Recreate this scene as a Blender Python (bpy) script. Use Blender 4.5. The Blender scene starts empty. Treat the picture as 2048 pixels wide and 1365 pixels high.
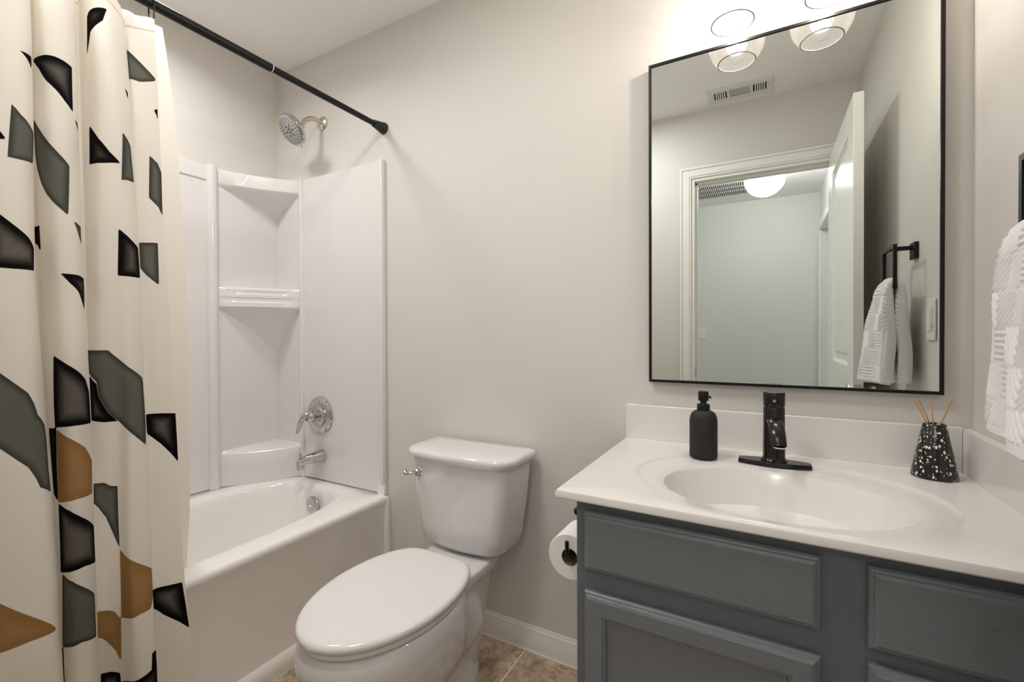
import bpy, bmesh, math, random
import numpy as np
from mathutils import Vector, Matrix

SC = bpy.context.scene
COL = SC.collection
R = math.radians

# ---------------------------------------------------------------- camera
cam_data = bpy.data.cameras.new('camera')
cam = bpy.data.objects.new('camera', cam_data)
COL.objects.link(cam)
FPX = 903.01
cam_data.sensor_width = 36.0
cam_data.sensor_fit = 'HORIZONTAL'
cam_data.lens = FPX / 2048 * 36.0
cam_data.shift_x = -(1028.18 - 1024) / 2048
cam_data.shift_y = (678.05 - 682.5) / 2048
cam_data.clip_start = 0.01
_yaw, _pitch, _roll = R(-29.118), R(-0.51), R(-0.232)
fwd = Vector((math.sin(_yaw) * math.cos(_pitch), math.cos(_yaw) * math.cos(_pitch), math.sin(_pitch)))
rgt = Vector((math.cos(_yaw), -math.sin(_yaw), 0))
upv = rgt.cross(fwd)
r2 = rgt * math.cos(_roll) + upv * math.sin(_roll)
u2 = -rgt * math.sin(_roll) + upv * math.cos(_roll)
M = Matrix((r2, u2, -fwd)).transposed().to_4x4()
M.translation = Vector((-0.4176, -1.4254, 1.1219))
cam.matrix_world = M
SC.camera = cam

# ---------------------------------------------------------------- world, view, lights
SC.view_settings.view_transform = 'Standard'
SC.view_settings.look = 'None'
SC.view_settings.gamma = 1.0
SC.view_settings.use_curve_mapping = False
SC.view_settings.exposure = -0.08
SC.cycles.use_denoising = True
SC.cycles.max_bounces = 12
SC.cycles.diffuse_bounces = 8
SC.cycles.glossy_bounces = 6
SC.cycles.transmission_bounces = 8
SC.cycles.transparent_max_bounces = 16
SC.cycles.caustics_reflective = False
SC.cycles.caustics_refractive = False
SC.cycles.sample_clamp_indirect = 4.0
world = bpy.data.worlds.new('world')
SC.world = world
world.use_nodes = True
world.node_tree.nodes['Background'].inputs[0].default_value = (0.80, 0.90, 1.0, 1)
world.node_tree.nodes['Background'].inputs[1].default_value = 1.5

BULB_W = 6.6        # each vanity bulb
HALL_L = 27.0       # hall globe, emission strength
FILL_W = 11.0         # added fill panel in the middle of the ceiling
TUB_W = 6.5        # recessed ceiling light over the tub


def light(name, kind, loc, power, color=(1, 1, 1), size=0.05, rot=None, size_y=None):
    d = bpy.data.lights.new(name, kind)
    d.energy = power
    d.color = color
    if kind == 'AREA':
        d.size = size
        if size_y:
            d.shape = 'RECTANGLE'; d.size_y = size_y
    else:
        d.shadow_soft_size = size
    o = bpy.data.objects.new(name, d)
    o.location = loc
    if rot: o.rotation_euler = rot
    COL.objects.link(o)
    return o


# ---------------------------------------------------------------- materials
def lin(r, g, b):
    f = lambda c: ((c / 255 + 0.055) / 1.055) ** 2.4 if c / 255 > 0.04045 else c / 255 / 12.92
    return (f(r), f(g), f(b), 1)


def mat(name, col, rough=0.5, metal=0.0, spec=0.5, coat=0.0, bump=None, mottled=None, emis=None, trans=None):
    m = bpy.data.materials.new(name)
    m.use_nodes = True
    nt = m.node_tree
    b = nt.nodes['Principled BSDF']
    b.inputs['Base Color'].default_value = tuple(col) if len(col) == 4 else (*col, 1)
    b.inputs['Roughness'].default_value = rough
    b.inputs['Metallic'].default_value = metal
    b.inputs['Specular IOR Level'].default_value = spec
    b.inputs['Coat Weight'].default_value = coat
    b.inputs['Coat Roughness'].default_value = 0.05
    tc = nt.nodes.new('ShaderNodeTexCoord')
    if bump:   # (scale, strength, (sx,sy,sz), detail)
        sc, st, stretch, det = bump
        mp = nt.nodes.new('ShaderNodeMapping'); mp.inputs['Scale'].default_value = stretch
        nz = nt.nodes.new('ShaderNodeTexNoise'); nz.inputs['Scale'].default_value = sc; nz.inputs['Detail'].default_value = det
        bp = nt.nodes.new('ShaderNodeBump'); bp.inputs['Strength'].default_value = st; bp.inputs['Distance'].default_value = 0.001
        nt.links.new(tc.outputs['Object'], mp.inputs[0]); nt.links.new(mp.outputs[0], nz.inputs['Vector'])
        nt.links.new(nz.outputs['Fac'], bp.inputs['Height']); nt.links.new(bp.outputs[0], b.inputs['Normal'])
    if mottled:  # (scale, col2, stretch)
        sc, c2, stretch = mottled
        mp = nt.nodes.new('ShaderNodeMapping'); mp.inputs['Scale'].default_value = stretch
        nz = nt.nodes.new('ShaderNodeTexNoise'); nz.inputs['Scale'].default_value = sc; nz.inputs['Detail'].default_value = 6
        mx = nt.nodes.new('ShaderNodeMix'); mx.data_type = 'RGBA'
        mx.inputs[6].default_value = b.inputs['Base Color'].default_value[:]
        mx.inputs[7].default_value = c2
        nt.links.new(tc.outputs['Object'], mp.inputs[0]); nt.links.new(mp.outputs[0], nz.inputs['Vector'])
        nt.links.new(nz.outputs['Fac'], mx.inputs[0]); nt.links.new(mx.outputs[2], b.inputs['Base Color'])
    if emis:
        b.inputs['Emission Color'].default_value = (*emis[0], 1)
        b.inputs['Emission Strength'].default_value = emis[1]
    return m


WALL = mat('wall_paint', (0.655, 0.636, 0.602), 0.55, bump=(260, 0.12, (1, 1, 1), 3))
CEIL = mat('ceiling_paint', (0.88, 0.865, 0.85), 0.8, bump=(120, 0.12, (1, 1, 1), 3))
HALLW = mat('hall_wall_paint', (0.70, 0.70, 0.66), 0.6, bump=(220, 0.12, (1, 1, 1), 3))
TRIM = mat('trim_white_gloss', (0.80, 0.79, 0.76), 0.3, bump=(60, 0.03, (1, 1, 1), 2))
DOORM = mat('door_white_gloss', (0.82, 0.82, 0.80), 0.22, bump=(80, 0.05, (1, 1, 1), 2))
ACRYL = mat('white_acrylic', (0.725, 0.705, 0.702), 0.12, coat=0.3, bump=(9, 0.03, (1, 1, 1), 1))
TUBM = mat('tub_enamel', (0.86, 0.845, 0.835), 0.12, coat=0.3, bump=(7, 0.03, (1, 1, 1), 1))
CERAM = mat('vitreous_china', (0.72, 0.71, 0.715), 0.06, coat=0.5, bump=(6, 0.02, (1, 1, 1), 1))
SEATM = mat('seat_plastic', (0.76, 0.745, 0.745), 0.14, bump=(6, 0.02, (1, 1, 1), 1))
MARBLE = mat('cultured_marble', (0.77, 0.75, 0.735), 0.17, coat=0.12, mottled=(3, (0.74, 0.715, 0.69, 1), (1, 1, 1)))
CHROME = mat('chrome', (0.58, 0.58, 0.59), 0.06, metal=1.0)
NICKEL = mat('brushed_nickel', (0.66, 0.60, 0.52), 0.25, metal=1.0)
BLACK = mat('matte_black_metal', (0.005, 0.005, 0.006), 0.34, spec=0.3, bump=(300, 0.05, (1, 1, 1), 2))
BLACKF = mat('black_faucet_finish', (0.006, 0.006, 0.006), 0.18, metal=0.0, spec=0.45)
RUBBER = mat('black_rubber_cap', (0.008, 0.008, 0.008), 0.5)
STONEB = mat('black_stoneware', (0.010, 0.010, 0.0095), 0.6, spec=0.25, bump=(700, 0.5, (1, 1, 1), 3), mottled=(500, (0.035, 0.035, 0.033, 1), (1, 1, 1)))
CAB = mat('charcoal_cabinet_paint', (0.138, 0.152, 0.168), 0.38, bump=(30, 0.9, (1, 9, 9), 6), mottled=(20, (0.162, 0.176, 0.192, 1), (1, 8, 8)))
CABIN = mat('charcoal_cabinet_frame', (0.115, 0.131, 0.158), 0.45, bump=(120, 0.3, (1, 1, 1), 4))
PAPER = mat('toilet_tissue', (0.86, 0.84, 0.82), 0.9, bump=(160, 0.3, (1, 1, 1), 3))
CARD = mat('cardboard_core', (0.16, 0.11, 0.075), 0.9)
REED = mat('rattan_reed', (0.44, 0.25, 0.10), 0.7, bump=(200, 0.3, (1, 1, 6), 2))
PLATEM = mat('white_switch_plastic', (0.78, 0.78, 0.75), 0.3)
VENTM = mat('white_vent_enamel', (0.72, 0.71, 0.68), 0.4)
DARK = mat('vent_dark_duct', (0.03, 0.03, 0.03), 0.9)
TOWELM = mat('terry_cotton', (0.84, 0.82, 0.83), 0.95, spec=0.1, bump=(900, 1.0, (1, 1, 1), 4))
MIRROR = mat('mirror_silver', (0.80, 0.855, 0.83), 0.0, metal=1.0)
CAULK = mat('white_caulk', (0.80, 0.77, 0.72), 0.5)
GLOBE = mat('glowing_opal_glass', (0.9, 0.88, 0.84), 0.3, emis=((1.0, 0.98, 0.96), HALL_L))
LENS = mat('frosted_lens', (0.9, 0.9, 0.88), 0.4, emis=((1.0, 0.95, 0.88), 4.0))
FILAM = mat('glowing_filament', (1, 0.9, 0.7), 0.5, emis=((1.0, 0.90, 0.74), 60.0))
SOCKET = mat('lamp_socket_black', (0.012, 0.012, 0.012), 0.35)


def thin_glass(name, tint, refl=0.12, haze=0.0, hazecol=(1, 1, 1, 1)):
    m = bpy.data.materials.new(name); m.use_nodes = True
    nt = m.node_tree; nt.nodes.clear()
    out = nt.nodes.new('ShaderNodeOutputMaterial')
    tr = nt.nodes.new('ShaderNodeBsdfTransparent'); tr.inputs[0].default_value = tint
    gl = nt.nodes.new('ShaderNodeBsdfGlossy'); gl.inputs['Roughness'].default_value = 0.02
    lw = nt.nodes.new('ShaderNodeLayerWeight'); lw.inputs[0].default_value = 0.5
    mr = nt.nodes.new('ShaderNodeMapRange'); mr.inputs[3].default_value = 0.04; mr.inputs[4].default_value = refl + 0.35
    pw = nt.nodes.new('ShaderNodeMath'); pw.operation = 'POWER'; pw.inputs[1].default_value = 3.0
    mx = nt.nodes.new('ShaderNodeMixShader')
    nt.links.new(lw.outputs['Facing'], pw.inputs[0]); nt.links.new(pw.outputs[0], mr.inputs[0])
    nt.links.new(mr.outputs[0], mx.inputs[0]); nt.links.new(tr.outputs[0], mx.inputs[1]); nt.links.new(gl.outputs[0], mx.inputs[2])
    last = mx
    if haze > 0:
        df = nt.nodes.new('ShaderNodeBsdfTranslucent'); df.inputs[0].default_value = hazecol
        d2 = nt.nodes.new('ShaderNodeBsdfDiffuse'); d2.inputs[0].default_value = hazecol
        ad = nt.nodes.new('ShaderNodeMixShader'); ad.inputs[0].default_value = 0.5
        nt.links.new(df.outputs[0], ad.inputs[1]); nt.links.new(d2.outputs[0], ad.inputs[2])
        m2 = nt.nodes.new('ShaderNodeMixShader'); m2.inputs[0].default_value = haze
        nt.links.new(last.outputs[0], m2.inputs[1]); nt.links.new(ad.outputs[0], m2.inputs[2]); last = m2
    nt.links.new(last.outputs[0], out.inputs[0])
    return m


SHADERIM = mat('shade_rim_glass', (0.45, 0.36, 0.33), 0.1)
SHADEG = thin_glass('clear_shade_glass', (0.965, 0.945, 0.935, 1), 0.1, 0.015)
BULBG = thin_glass('clear_bulb_glass', (0.98, 0.97, 0.95, 1), 0.1, 0.03)


def tile_mat():
    m = bpy.data.materials.new('brown_floor_tile'); m.use_nodes = True
    nt = m.node_tree; b = nt.nodes['Principled BSDF']
    tc = nt.nodes.new('ShaderNodeTexCoord')
    mp = nt.nodes.new('ShaderNodeMapping'); mp.inputs['Location'].default_value = (1.164, 0.338, 0)
    br = nt.nodes.new('ShaderNodeTexBrick'); br.offset = 0; br.squash = 1
    br.inputs['Scale'].default_value = 1.0; br.inputs['Brick Width'].default_value = 0.325; br.inputs['Row Height'].default_value = 0.325
    br.inputs['Mortar Size'].default_value = 0.0022; br.inputs['Mortar Smooth'].default_value = 0.1
    br.inputs['Color1'].default_value = (0.9, 0.9, 0.9, 1); br.inputs['Color2'].default_value = (1.05, 1.05, 1.05, 1)
    nt.links.new(tc.outputs['Object'], mp.inputs[0]); nt.links.new(mp.outputs[0], br.inputs['Vector'])
    n1 = nt.nodes.new('ShaderNodeTexNoise'); n1.inputs['Scale'].default_value = 9; n1.inputs['Detail'].default_value = 9; n1.inputs['Roughness'].default_value = 0.68
    n2 = nt.nodes.new('ShaderNodeTexNoise'); n2.inputs['Scale'].default_value = 34; n2.inputs['Detail'].default_value = 8; n2.inputs['Distortion'].default_value = 1.2
    nt.links.new(tc.outputs['Object'], n1.inputs['Vector']); nt.links.new(tc.outputs['Object'], n2.inputs['Vector'])
    cr = nt.nodes.new('ShaderNodeValToRGB')
    e = cr.color_ramp.elements
    e[0].position = 0.30; e[0].color = (0.33, 0.245, 0.165, 1)
    e[1].position = 0.72; e[1].color = (0.78, 0.65, 0.52, 1)
    k = e.new(0.52); k.color = (0.55, 0.43, 0.315, 1)
    nt.links.new(n1.outputs['Fac'], cr.inputs[0])
    cr2 = nt.nodes.new('ShaderNodeValToRGB'); f = cr2.color_ramp.elements
    f[0].position = 0.35; f[0].color = (0.62, 0.58, 0.52, 1); f[1].position = 0.6; f[1].color = (1, 1, 1, 1)
    nt.links.new(n2.outputs['Fac'], cr2.inputs[0])
    mu = nt.nodes.new('ShaderNodeMix'); mu.data_type = 'RGBA'; mu.blend_type = 'MULTIPLY'; mu.inputs[0].default_value = 1
    nt.links.new(cr.outputs[0], mu.inputs[6]); nt.links.new(cr2.outputs[0], mu.inputs[7])
    mg = nt.nodes.new('ShaderNodeMix'); mg.data_type = 'RGBA'
    mg.inputs[7].default_value = (0.80, 0.69, 0.56, 1)
    nt.links.new(br.outputs['Fac'], mg.inputs[0]); nt.links.new(mu.outputs[2], mg.inputs[6])
    nt.links.new(mg.outputs[2], b.inputs['Base Color'])
    b.inputs['Roughness'].default_value = 0.45
    bp = nt.nodes.new('ShaderNodeBump'); bp.inputs['Strength'].default_value = 0.4; bp.inputs['Distance'].default_value = 0.002; bp.invert = True
    nt.links.new(br.outputs['Fac'], bp.inputs['Height']); nt.links.new(bp.outputs[0], b.inputs['Normal'])
    return m


TILE = tile_mat()


def terrazzo():
    m = bpy.data.materials.new('black_terrazzo'); m.use_nodes = True
    nt = m.node_tree; b = nt.nodes['Principled BSDF']
    tc = nt.nodes.new('ShaderNodeTexCoord')
    mp = nt.nodes.new('ShaderNodeMapping'); mp.inputs['Scale'].default_value = (1, 1, 0.72)
    nt.links.new(tc.outputs['Object'], mp.inputs[0])
    tot = None
    for sc, th, sd in ((230, 0.23, 0.0), (135, 0.30, 1.1), (90, 0.22, 3.3)):
        nzz = nt.nodes.new('ShaderNodeTexNoise'); nzz.inputs['Scale'].default_value = sc * 1.4
        ad = nt.nodes.new('ShaderNodeMix'); ad.data_type = 'VECTOR'; ad.inputs[0].default_value = 0.004
        nt.links.new(mp.outputs[0], ad.inputs[4]); nt.links.new(nzz.outputs['Color'], ad.inputs[5])
        nt.links.new(mp.outputs[0], nzz.inputs['Vector'])
        v = nt.nodes.new('ShaderNodeTexVoronoi'); v.inputs['Scale'].default_value = sc
        nt.links.new(ad.outputs[1], v.inputs['Vector'])
        lt = nt.nodes.new('ShaderNodeMath'); lt.operation = 'LESS_THAN'; lt.inputs[1].default_value = th
        nt.links.new(v.outputs['Distance'], lt.inputs[0])
        # keep only some cells
        sp = nt.nodes.new('ShaderNodeSeparateColor'); nt.links.new(v.outputs['Color'], sp.inputs[0])
        g = nt.nodes.new('ShaderNodeMath'); g.operation = 'GREATER_THAN'; g.inputs[1].default_value = 0.52
        nt.links.new(sp.outputs[0], g.inputs[0])
        mu = nt.nodes.new('ShaderNodeMath'); mu.operation = 'MULTIPLY'
        nt.links.new(lt.outputs[0], mu.inputs[0]); nt.links.new(g.outputs[0], mu.inputs[1])
        if tot is None: tot = mu
        else:
            mx = nt.nodes.new('ShaderNodeMath'); mx.operation = 'MAXIMUM'
            nt.links.new(tot.outputs[0], mx.inputs[0]); nt.links.new(mu.outputs[0], mx.inputs[1]); tot = mx
    mc = nt.nodes.new('ShaderNodeMix'); mc.data_type = 'RGBA'
    mc.inputs[6].default_value = (0.012, 0.011, 0.009, 1); mc.inputs[7].default_value = (0.75, 0.72, 0.70, 1)
    nt.links.new(tot.outputs[0], mc.inputs[0]); nt.links.new(mc.outputs[2], b.inputs['Base Color'])
    b.inputs['Roughness'].default_value = 0.18
    return m


TERRA = terrazzo()


# ---------------------------------------------------------------- mesh helpers
def tag(o, label, cat, group=None):
    o['label'] = label; o['category'] = cat
    if group: o['group'] = group
    return o


def thing(name, loc, label, cat, group=None):
    o = bpy.data.objects.new(name, None)
    o.empty_display_size = 0.05
    COL.objects.link(o); o.location = loc
    return tag(o, label, cat, group)


def obj(name, data, m, parent=None, smooth=35, bevel=0, seg=2, label=None, kind=None):
    """data = (verts, faces) in world coordinates -> one mesh object, origin at the parent's place"""
    vs, fs = data
    me = bpy.data.meshes.new(name)
    org = Vector(parent_origin(parent)) if parent else Vector((0, 0, 0))
    me.from_pydata([tuple(Vector(v) - org) for v in vs], [], fs)
    me.validate()
    bm = bmesh.new(); bm.from_mesh(me)
    bmesh.ops.recalc_face_normals(bm, faces=bm.faces)
    bm.to_mesh(me); bm.free()
    me.materials.append(m)
    o = bpy.data.objects.new(name, me); COL.objects.link(o)
    if parent: o.parent = parent
    if smooth:
        me.shade_smooth()
        me.set_sharp_from_angle(angle=R(smooth))
    if bevel:
        b = o.modifiers.new('bevel', 'BEVEL'); b.width = bevel; b.segments = seg; b.limit_method = 'ANGLE'; b.angle_limit = R(40)
        b.harden_normals = False
    if label: o['label'] = label
    if kind: o['kind'] = kind
    return o


def parent_origin(p):
    v = Vector((0, 0, 0))
    while p is not None:
        v = v + Vector(p.location); p = p.parent
    return v


def merge(*ds):
    V, F = [], []
    for v, f in ds:
        n = len(V); V += list(v); F += [tuple(i + n for i in q) for q in f]
    return V, F


def box(x0, x1, y0, y1, z0, z1):
    v = [(x, y, z) for z in (z0, z1) for y in (y0, y1) for x in (x0, x1)]
    f = [(0, 2, 3, 1), (4, 5, 7, 6), (0, 1, 5, 4), (2, 6, 7, 3), (0, 4, 6, 2), (1, 3, 7, 5)]
    return v, f


def loft(rings, cap0=True, cap1=True, closed=True):
    n = len(rings[0]); V = [tuple(q) for r in rings for q in r]; F = []
    for i in range(len(rings) - 1):
        for j in range(n if closed else n - 1):
            k = (j + 1) % n
            F.append((i * n + j, i * n + k, (i + 1) * n + k, (i + 1) * n + j))
    if cap0: F.append(tuple(range(n))[::-1])
    if cap1: F.append(tuple((len(rings) - 1) * n + j for j in range(n)))
    return V, F


def lathe(prof, c=(0, 0, 0), n=40, axis=None, cap0=True, cap1=True):
    """prof: (radius, height) list along axis (default Z) from c"""
    ax = Vector(axis or (0, 0, 1)).normalized()
    t = Vector((1, 0, 0)) if abs(ax.x) < 0.9 else Vector((0, 1, 0))
    a = ax.cross(t).normalized(); b = ax.cross(a)
    rings = []
    for r, h in prof:
        rings.append([Vector(c) + ax * h + (a * math.cos(2 * math.pi * j / n) + b * math.sin(2 * math.pi * j / n)) * max(r, 1e-5) for j in range(n)])
    return loft(rings, cap0, cap1)


def tube(pts, rad, n=14, square=False, closed_ends=True, flat=None):
    pts = [Vector(p) for p in pts]; rings = []
    rads = rad if isinstance(rad, (list, tuple)) else [rad] * len(pts)
    d0 = (pts[1] - pts[0]).normalized()
    ref = Vector((0, 0, 1)) if abs(d0.z) < 0.9 else Vector((1, 0, 0))
    for i, p in enumerate(pts):
        d = (pts[min(i + 1, len(pts) - 1)] - pts[max(i - 1, 0)]).normalized()
        s = d.cross(ref).normalized(); u = s.cross(d).normalized(); ref = u
        rr = rads[i]
        if square:
            rings.append([p + s * rr * a + u * rr * b for a, b in ((1, 1), (-1, 1), (-1, -1), (1, -1))])
        else:
            fx, fy = flat if flat else (1, 1)
            rings.append([p + s * rr * fx * math.cos(2 * math.pi * j / n) + u * rr * fy * math.sin(2 * math.pi * j / n) for j in range(n)])
    return loft(rings, closed_ends, closed_ends)


def smooth_path(ctrl, k=8):
    P = [Vector(c) for c in ctrl]; out = []
    for i in range(len(P) - 1):
        p0, p1, p2, p3 = P[max(i - 1, 0)], P[i], P[i + 1], P[min(i + 2, len(P) - 1)]
        for j in range(k):
            t = j / k
            out.append(0.5 * ((2 * p1) + (-p0 + p2) * t + (2 * p0 - 5 * p1 + 4 * p2 - p3) * t * t + (-p0 + 3 * p1 - 3 * p2 + p3) * t ** 3))
    out.append(P[-1])
    return out


def sup(cx, cy, a, b, z, n=2.0, N=96, ang=None):
    out = []
    for t in (ang or [2 * math.pi * j / N for j in range(N)]):
        c, s = math.cos(t), math.sin(t)
        r = (abs(c / a) ** n + abs(s / b) ** n) ** (-1 / n)
        out.append((cx + r * c, cy + r * s, z))
    return out


def rect_by_angle(cx, cy, x0, x1, y0, y1, z, ang):
    out = []
    for t in ang:
        c, s = math.cos(t), math.sin(t)
        k = 1e9
        if c > 1e-9: k = min(k, (x1 - cx) / c)
        if c < -1e-9: k = min(k, (x0 - cx) / c)
        if s > 1e-9: k = min(k, (y1 - cy) / s)
        if s < -1e-9: k = min(k, (y0 - cy) / s)
        out.append((cx + k * c, cy + k * s, z))
    return out


def corner_angles(cx, cy, x0, x1, y0, y1, N=120):
    a = [2 * math.pi * j / N for j in range(N)]
    a += [math.atan2(y - cy, x - cx) % (2 * math.pi) for x in (x0, x1) for y in (y0, y1)]
    return sorted(a)


def frame_xz(x0, x1, z0, z1, w, y0, y1):
    """rectangular frame of width w standing in the XZ plane"""
    return merge(box(x0, x0 + w, y0, y1, z0, z1), box(x1 - w, x1, y0, y1, z0, z1),
                 box(x0 + w, x1 - w, y0, y1, z0, z0 + w), box(x0 + w, x1 - w, y0, y1, z1 - w, z1))

# ================================================================ ROOM SHELL
XL, YR, H = -2.581, -1.492, 2.44
YH = -3.68                     # far wall of the hall
DX0, DX1, DZ = -0.805, -0.095, 2.045   # door opening in the rear wall

obj('floor', box(-3.6, 1.2, YH, 0, -0.05, 0), TILE, smooth=0, kind='structure')
obj('ceiling', box(-3.6, 1.2, YH, 0, H, H + 0.05), CEIL, smooth=0, kind='structure')
obj('wall_back', box(XL - 0.1, 0.1, 0, 0.1, 0, H), WALL, smooth=0, kind='structure')
obj('wall_left', box(XL - 0.1, XL, YR - 0.12, 0, 0, H), WALL, smooth=0, kind='structure')
obj('wall_right', box(0, 0.1, YR - 0.12, 0, 0, H), WALL, smooth=0, kind='structure')
obj('wall_rear', merge(box(XL, DX0, YR - 0.12, YR, 0, H), box(DX1, 0, YR - 0.12, YR, 0, H),
                       box(DX0, DX1, YR - 0.12, YR, DZ, H)), WALL, smooth=0, kind='structure')
obj('wall_hall_far', box(-3.6, 0.024, YH - 0.1, YH, 0, H), HALLW, smooth=0, kind='structure')
# hall side wall with an opening to the next room
obj('wall_hall_right', merge(box(0.024, 0.14, YH, -3.60, 0, H), box(0.024, 0.14, -2.78, YR - 0.12, 0, H),
                             box(0.024, 0.14, -3.60, -2.78, 2.075, H)), HALLW, smooth=0, kind='structure')
obj('wall_next_room', box(1.1, 1.2, YH, YR - 0.12, 0, H), HALLW, smooth=0, kind='structure')
obj('wall_hall_left', box(-3.7, -3.6, YH, YR - 0.12, 0, 1.2), HALLW, smooth=0, kind='structure')


def board_profile(p0, p1, nrm, h=0.088, t=0.013):
    """moulded board extruded from p0 to p1 (floor points), nrm = direction into the room"""
    pr = [(0, 0), (t, 0), (t, h * 0.72), (t * 0.75, h * 0.80), (t * 0.75, h * 0.86), (t * 0.35, h * 0.95), (t * 0.3, h), (0, h)]
    n = Vector(nrm)
    rings = [[Vector(p) + n * a + Vector((0, 0, b)) for a, b in pr] for p in (p0, p1)]
    return loft(rings)


obj('baseboard_back', board_profile((-1.83, 0, 0), (-0.768, 0, 0), (0, -1, 0)), TRIM, smooth=30, kind='structure')
obj('baseboard_rear', merge(board_profile((-1.83, YR, 0), (DX0 - 0.064, YR, 0), (0, 1, 0))), TRIM, smooth=30, kind='structure')
# bead of caulk where the baseboard meets the tiles
obj('trim_3', box(-1.83, -0.768, -0.0165, -0.0125, 0, 0.004), CAULK, smooth=0, kind='structure')


def casing(y, ny, name):
    """stepped door casing round the opening on the wall face y"""
    w = 0.064; ds = []
    for w0, w1, t in ((0.0, 0.064, 0.010), (0.010, 0.050, 0.014), (0.050, 0.064, 0.019)):
        a, b = sorted((y, y + ny * t))
        ds += [box(DX0 - w1, DX0 - w0, a, b, 0, DZ + w1), box(DX1 + w0, min(DX1 + w1, -0.002), a, b, 0, DZ + w1),
               box(DX0 - w0, DX1 + w0, a, b, DZ + w0, DZ + w1)]
    return obj(name, merge(*ds), TRIM, smooth=0, bevel=0.0015, kind='structure')


casing(YR, 1, 'trim_1')
casing(YR - 0.12, -1, 'trim_2')
jt = 0.018
jamb = obj('trim_4', merge(
    box(DX0 - 0.001, DX0 + jt, YR - 0.121, YR + 0.001, 0, DZ), box(DX1 - jt, DX1 + 0.001, YR - 0.121, YR + 0.001, 0, DZ),
    box(DX0 + jt, DX1 - jt, YR - 0.121, YR + 0.001, DZ - jt, DZ + 0.001),
    box(DX0 + jt, DX0 + jt + 0.011, YR - 0.075, YR - 0.040, 0, DZ - jt), box(DX1 - jt - 0.011, DX1 - jt, YR - 0.075, YR - 0.040, 0, DZ - jt),
    box(DX0 + jt, DX1 - jt, YR - 0.075, YR - 0.040, DZ - jt - 0.011, DZ - jt)), TRIM, smooth=0, bevel=0.001, kind='structure')
obj('strike_plate', box(DX0 + jt, DX0 + jt + 0.0015, YR - 0.034, YR - 0.008, 0.865, 0.925), NICKEL, parent=jamb, smooth=0, bevel=0.0004)
# casing of the hall opening into the next room
obj('trim_5', merge(box(0.008, 0.024, -3.664, -3.60, 0, 2.139), box(0.008, 0.024, -2.78, -2.716, 0, 2.139),
                    box(0.008, 0.024, -3.60, -2.78, 2.075, 2.139)), TRIM, smooth=0, bevel=0.002, kind='structure')

# ---------------------------------------------------------------- the open door
door = bpy.data.objects.new('door_1', None); COL.objects.link(door); door.location = (-0.108, -1.462, 0.008)
door['kind'] = 'structure'
ang = 0.0
DL, DT, DH = 0.728, 0.034, 2.022    # leaf length (along +Y when open), thickness, height


def door_box(y0, y1, x0, x1, z0, z1):
    return box(-0.108 - 0.022 + x0, -0.108 - 0.022 + x1, -1.462 + y0, -1.462 + y1, 0.008 + z0, 0.008 + z1)


# six-panel style leaf: stiles and rails around recessed, raised-field panels
st = 0.125
rails = [(0, 0.22), (0.82, 0.985), (1.905, DH)]
cols = [(st, DL - st)]
parts = [door_box(0, st, 0, DT, 0, DH), door_box(DL - st, DL, 0, DT, 0, DH)]
for a, b in rails:
    for c0, c1 in cols: parts.append(door_box(c0, c1, 0, DT, a, b))
leaf = obj('leaf', merge(*parts), DOORM, parent=door, smooth=0, bevel=0.003)
for (a0, a1), (b0, b1) in [((rails[i][1], rails[i + 1][0]), c) for i in range(len(rails) - 1) for c in cols]:
    v = []
    pr = []
    for ins, dx in ((0, 0.004), (0.012, 0.013), (0.034, 0.013), (0.048, 0.006)):
        pr.append((ins, dx))
    def ring(ins, x):
        X = -0.108 - 0.022 + x
        return [(X, -1.462 + b0 + ins, 0.008 + a0 + ins), (X, -1.462 + b1 - ins, 0.008 + a0 + ins),
                (X, -1.462 + b1 - ins, 0.008 + a1 - ins), (X, -1.462 + b0 + ins, 0.008 + a1 - ins)]
    f1 = loft([ring(i, d) for i, d in pr], False, True)
    f2 = loft([ring(i, DT - d) for i, d in pr], False, True)
    obj('door_panel', merge(f1, f2), DOORM, parent=door, smooth=0)
# lever handles on both faces, latch plate on the edge
hy, hz = -1.462 + DL - 0.062, 0.90
for side in (-1, 1):
    xf = -0.130 if side < 0 else -0.096
    rose = lathe([(0.031, 0), (0.031, 0.004), (0.027, 0.009), (0.016, 0.011), (0.011, 0.016), (0.011, 0.04), (0.013, 0.045)], (xf, hy, hz), 28, (side, 0, 0))
    if side < 0:
        hd = obj('door_handle', merge(rose, tube(smooth_path([(xf - 0.042, hy, hz), (xf - 0.05, hy - 0.012, hz), (xf - 0.052, hy - 0.05, hz + 0.002), (xf - 0.050, hy - 0.105, hz)]), [0.010] * 20 + [0.008, 0.007, 0.006, 0.006, 0.004], 12)), NICKEL, parent=door)
    else:
        hd = obj('door_handle', lathe([(0.031, 0), (0.031, 0.004), (0.025, 0.010), (0.012, 0.012), (0.012, 0.022), (0.024, 0.030), (0.024, 0.044), (0.010, 0.050)], (xf, hy, hz), 28, (1, 0, 0)), NICKEL, parent=door)
obj('latch_plate', box(-0.1255, -0.1005, -1.462 + DL, -1.462 + DL + 0.0015, hz - 0.028, hz + 0.028), NICKEL, parent=door, smooth=0)
for zz in (0.25, 1.05, 1.82):
    obj('hinge', lathe([(0.006, 0), (0.006, 0.09)], (-0.090, -1.470, zz), 12), NICKEL, parent=door)

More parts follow.
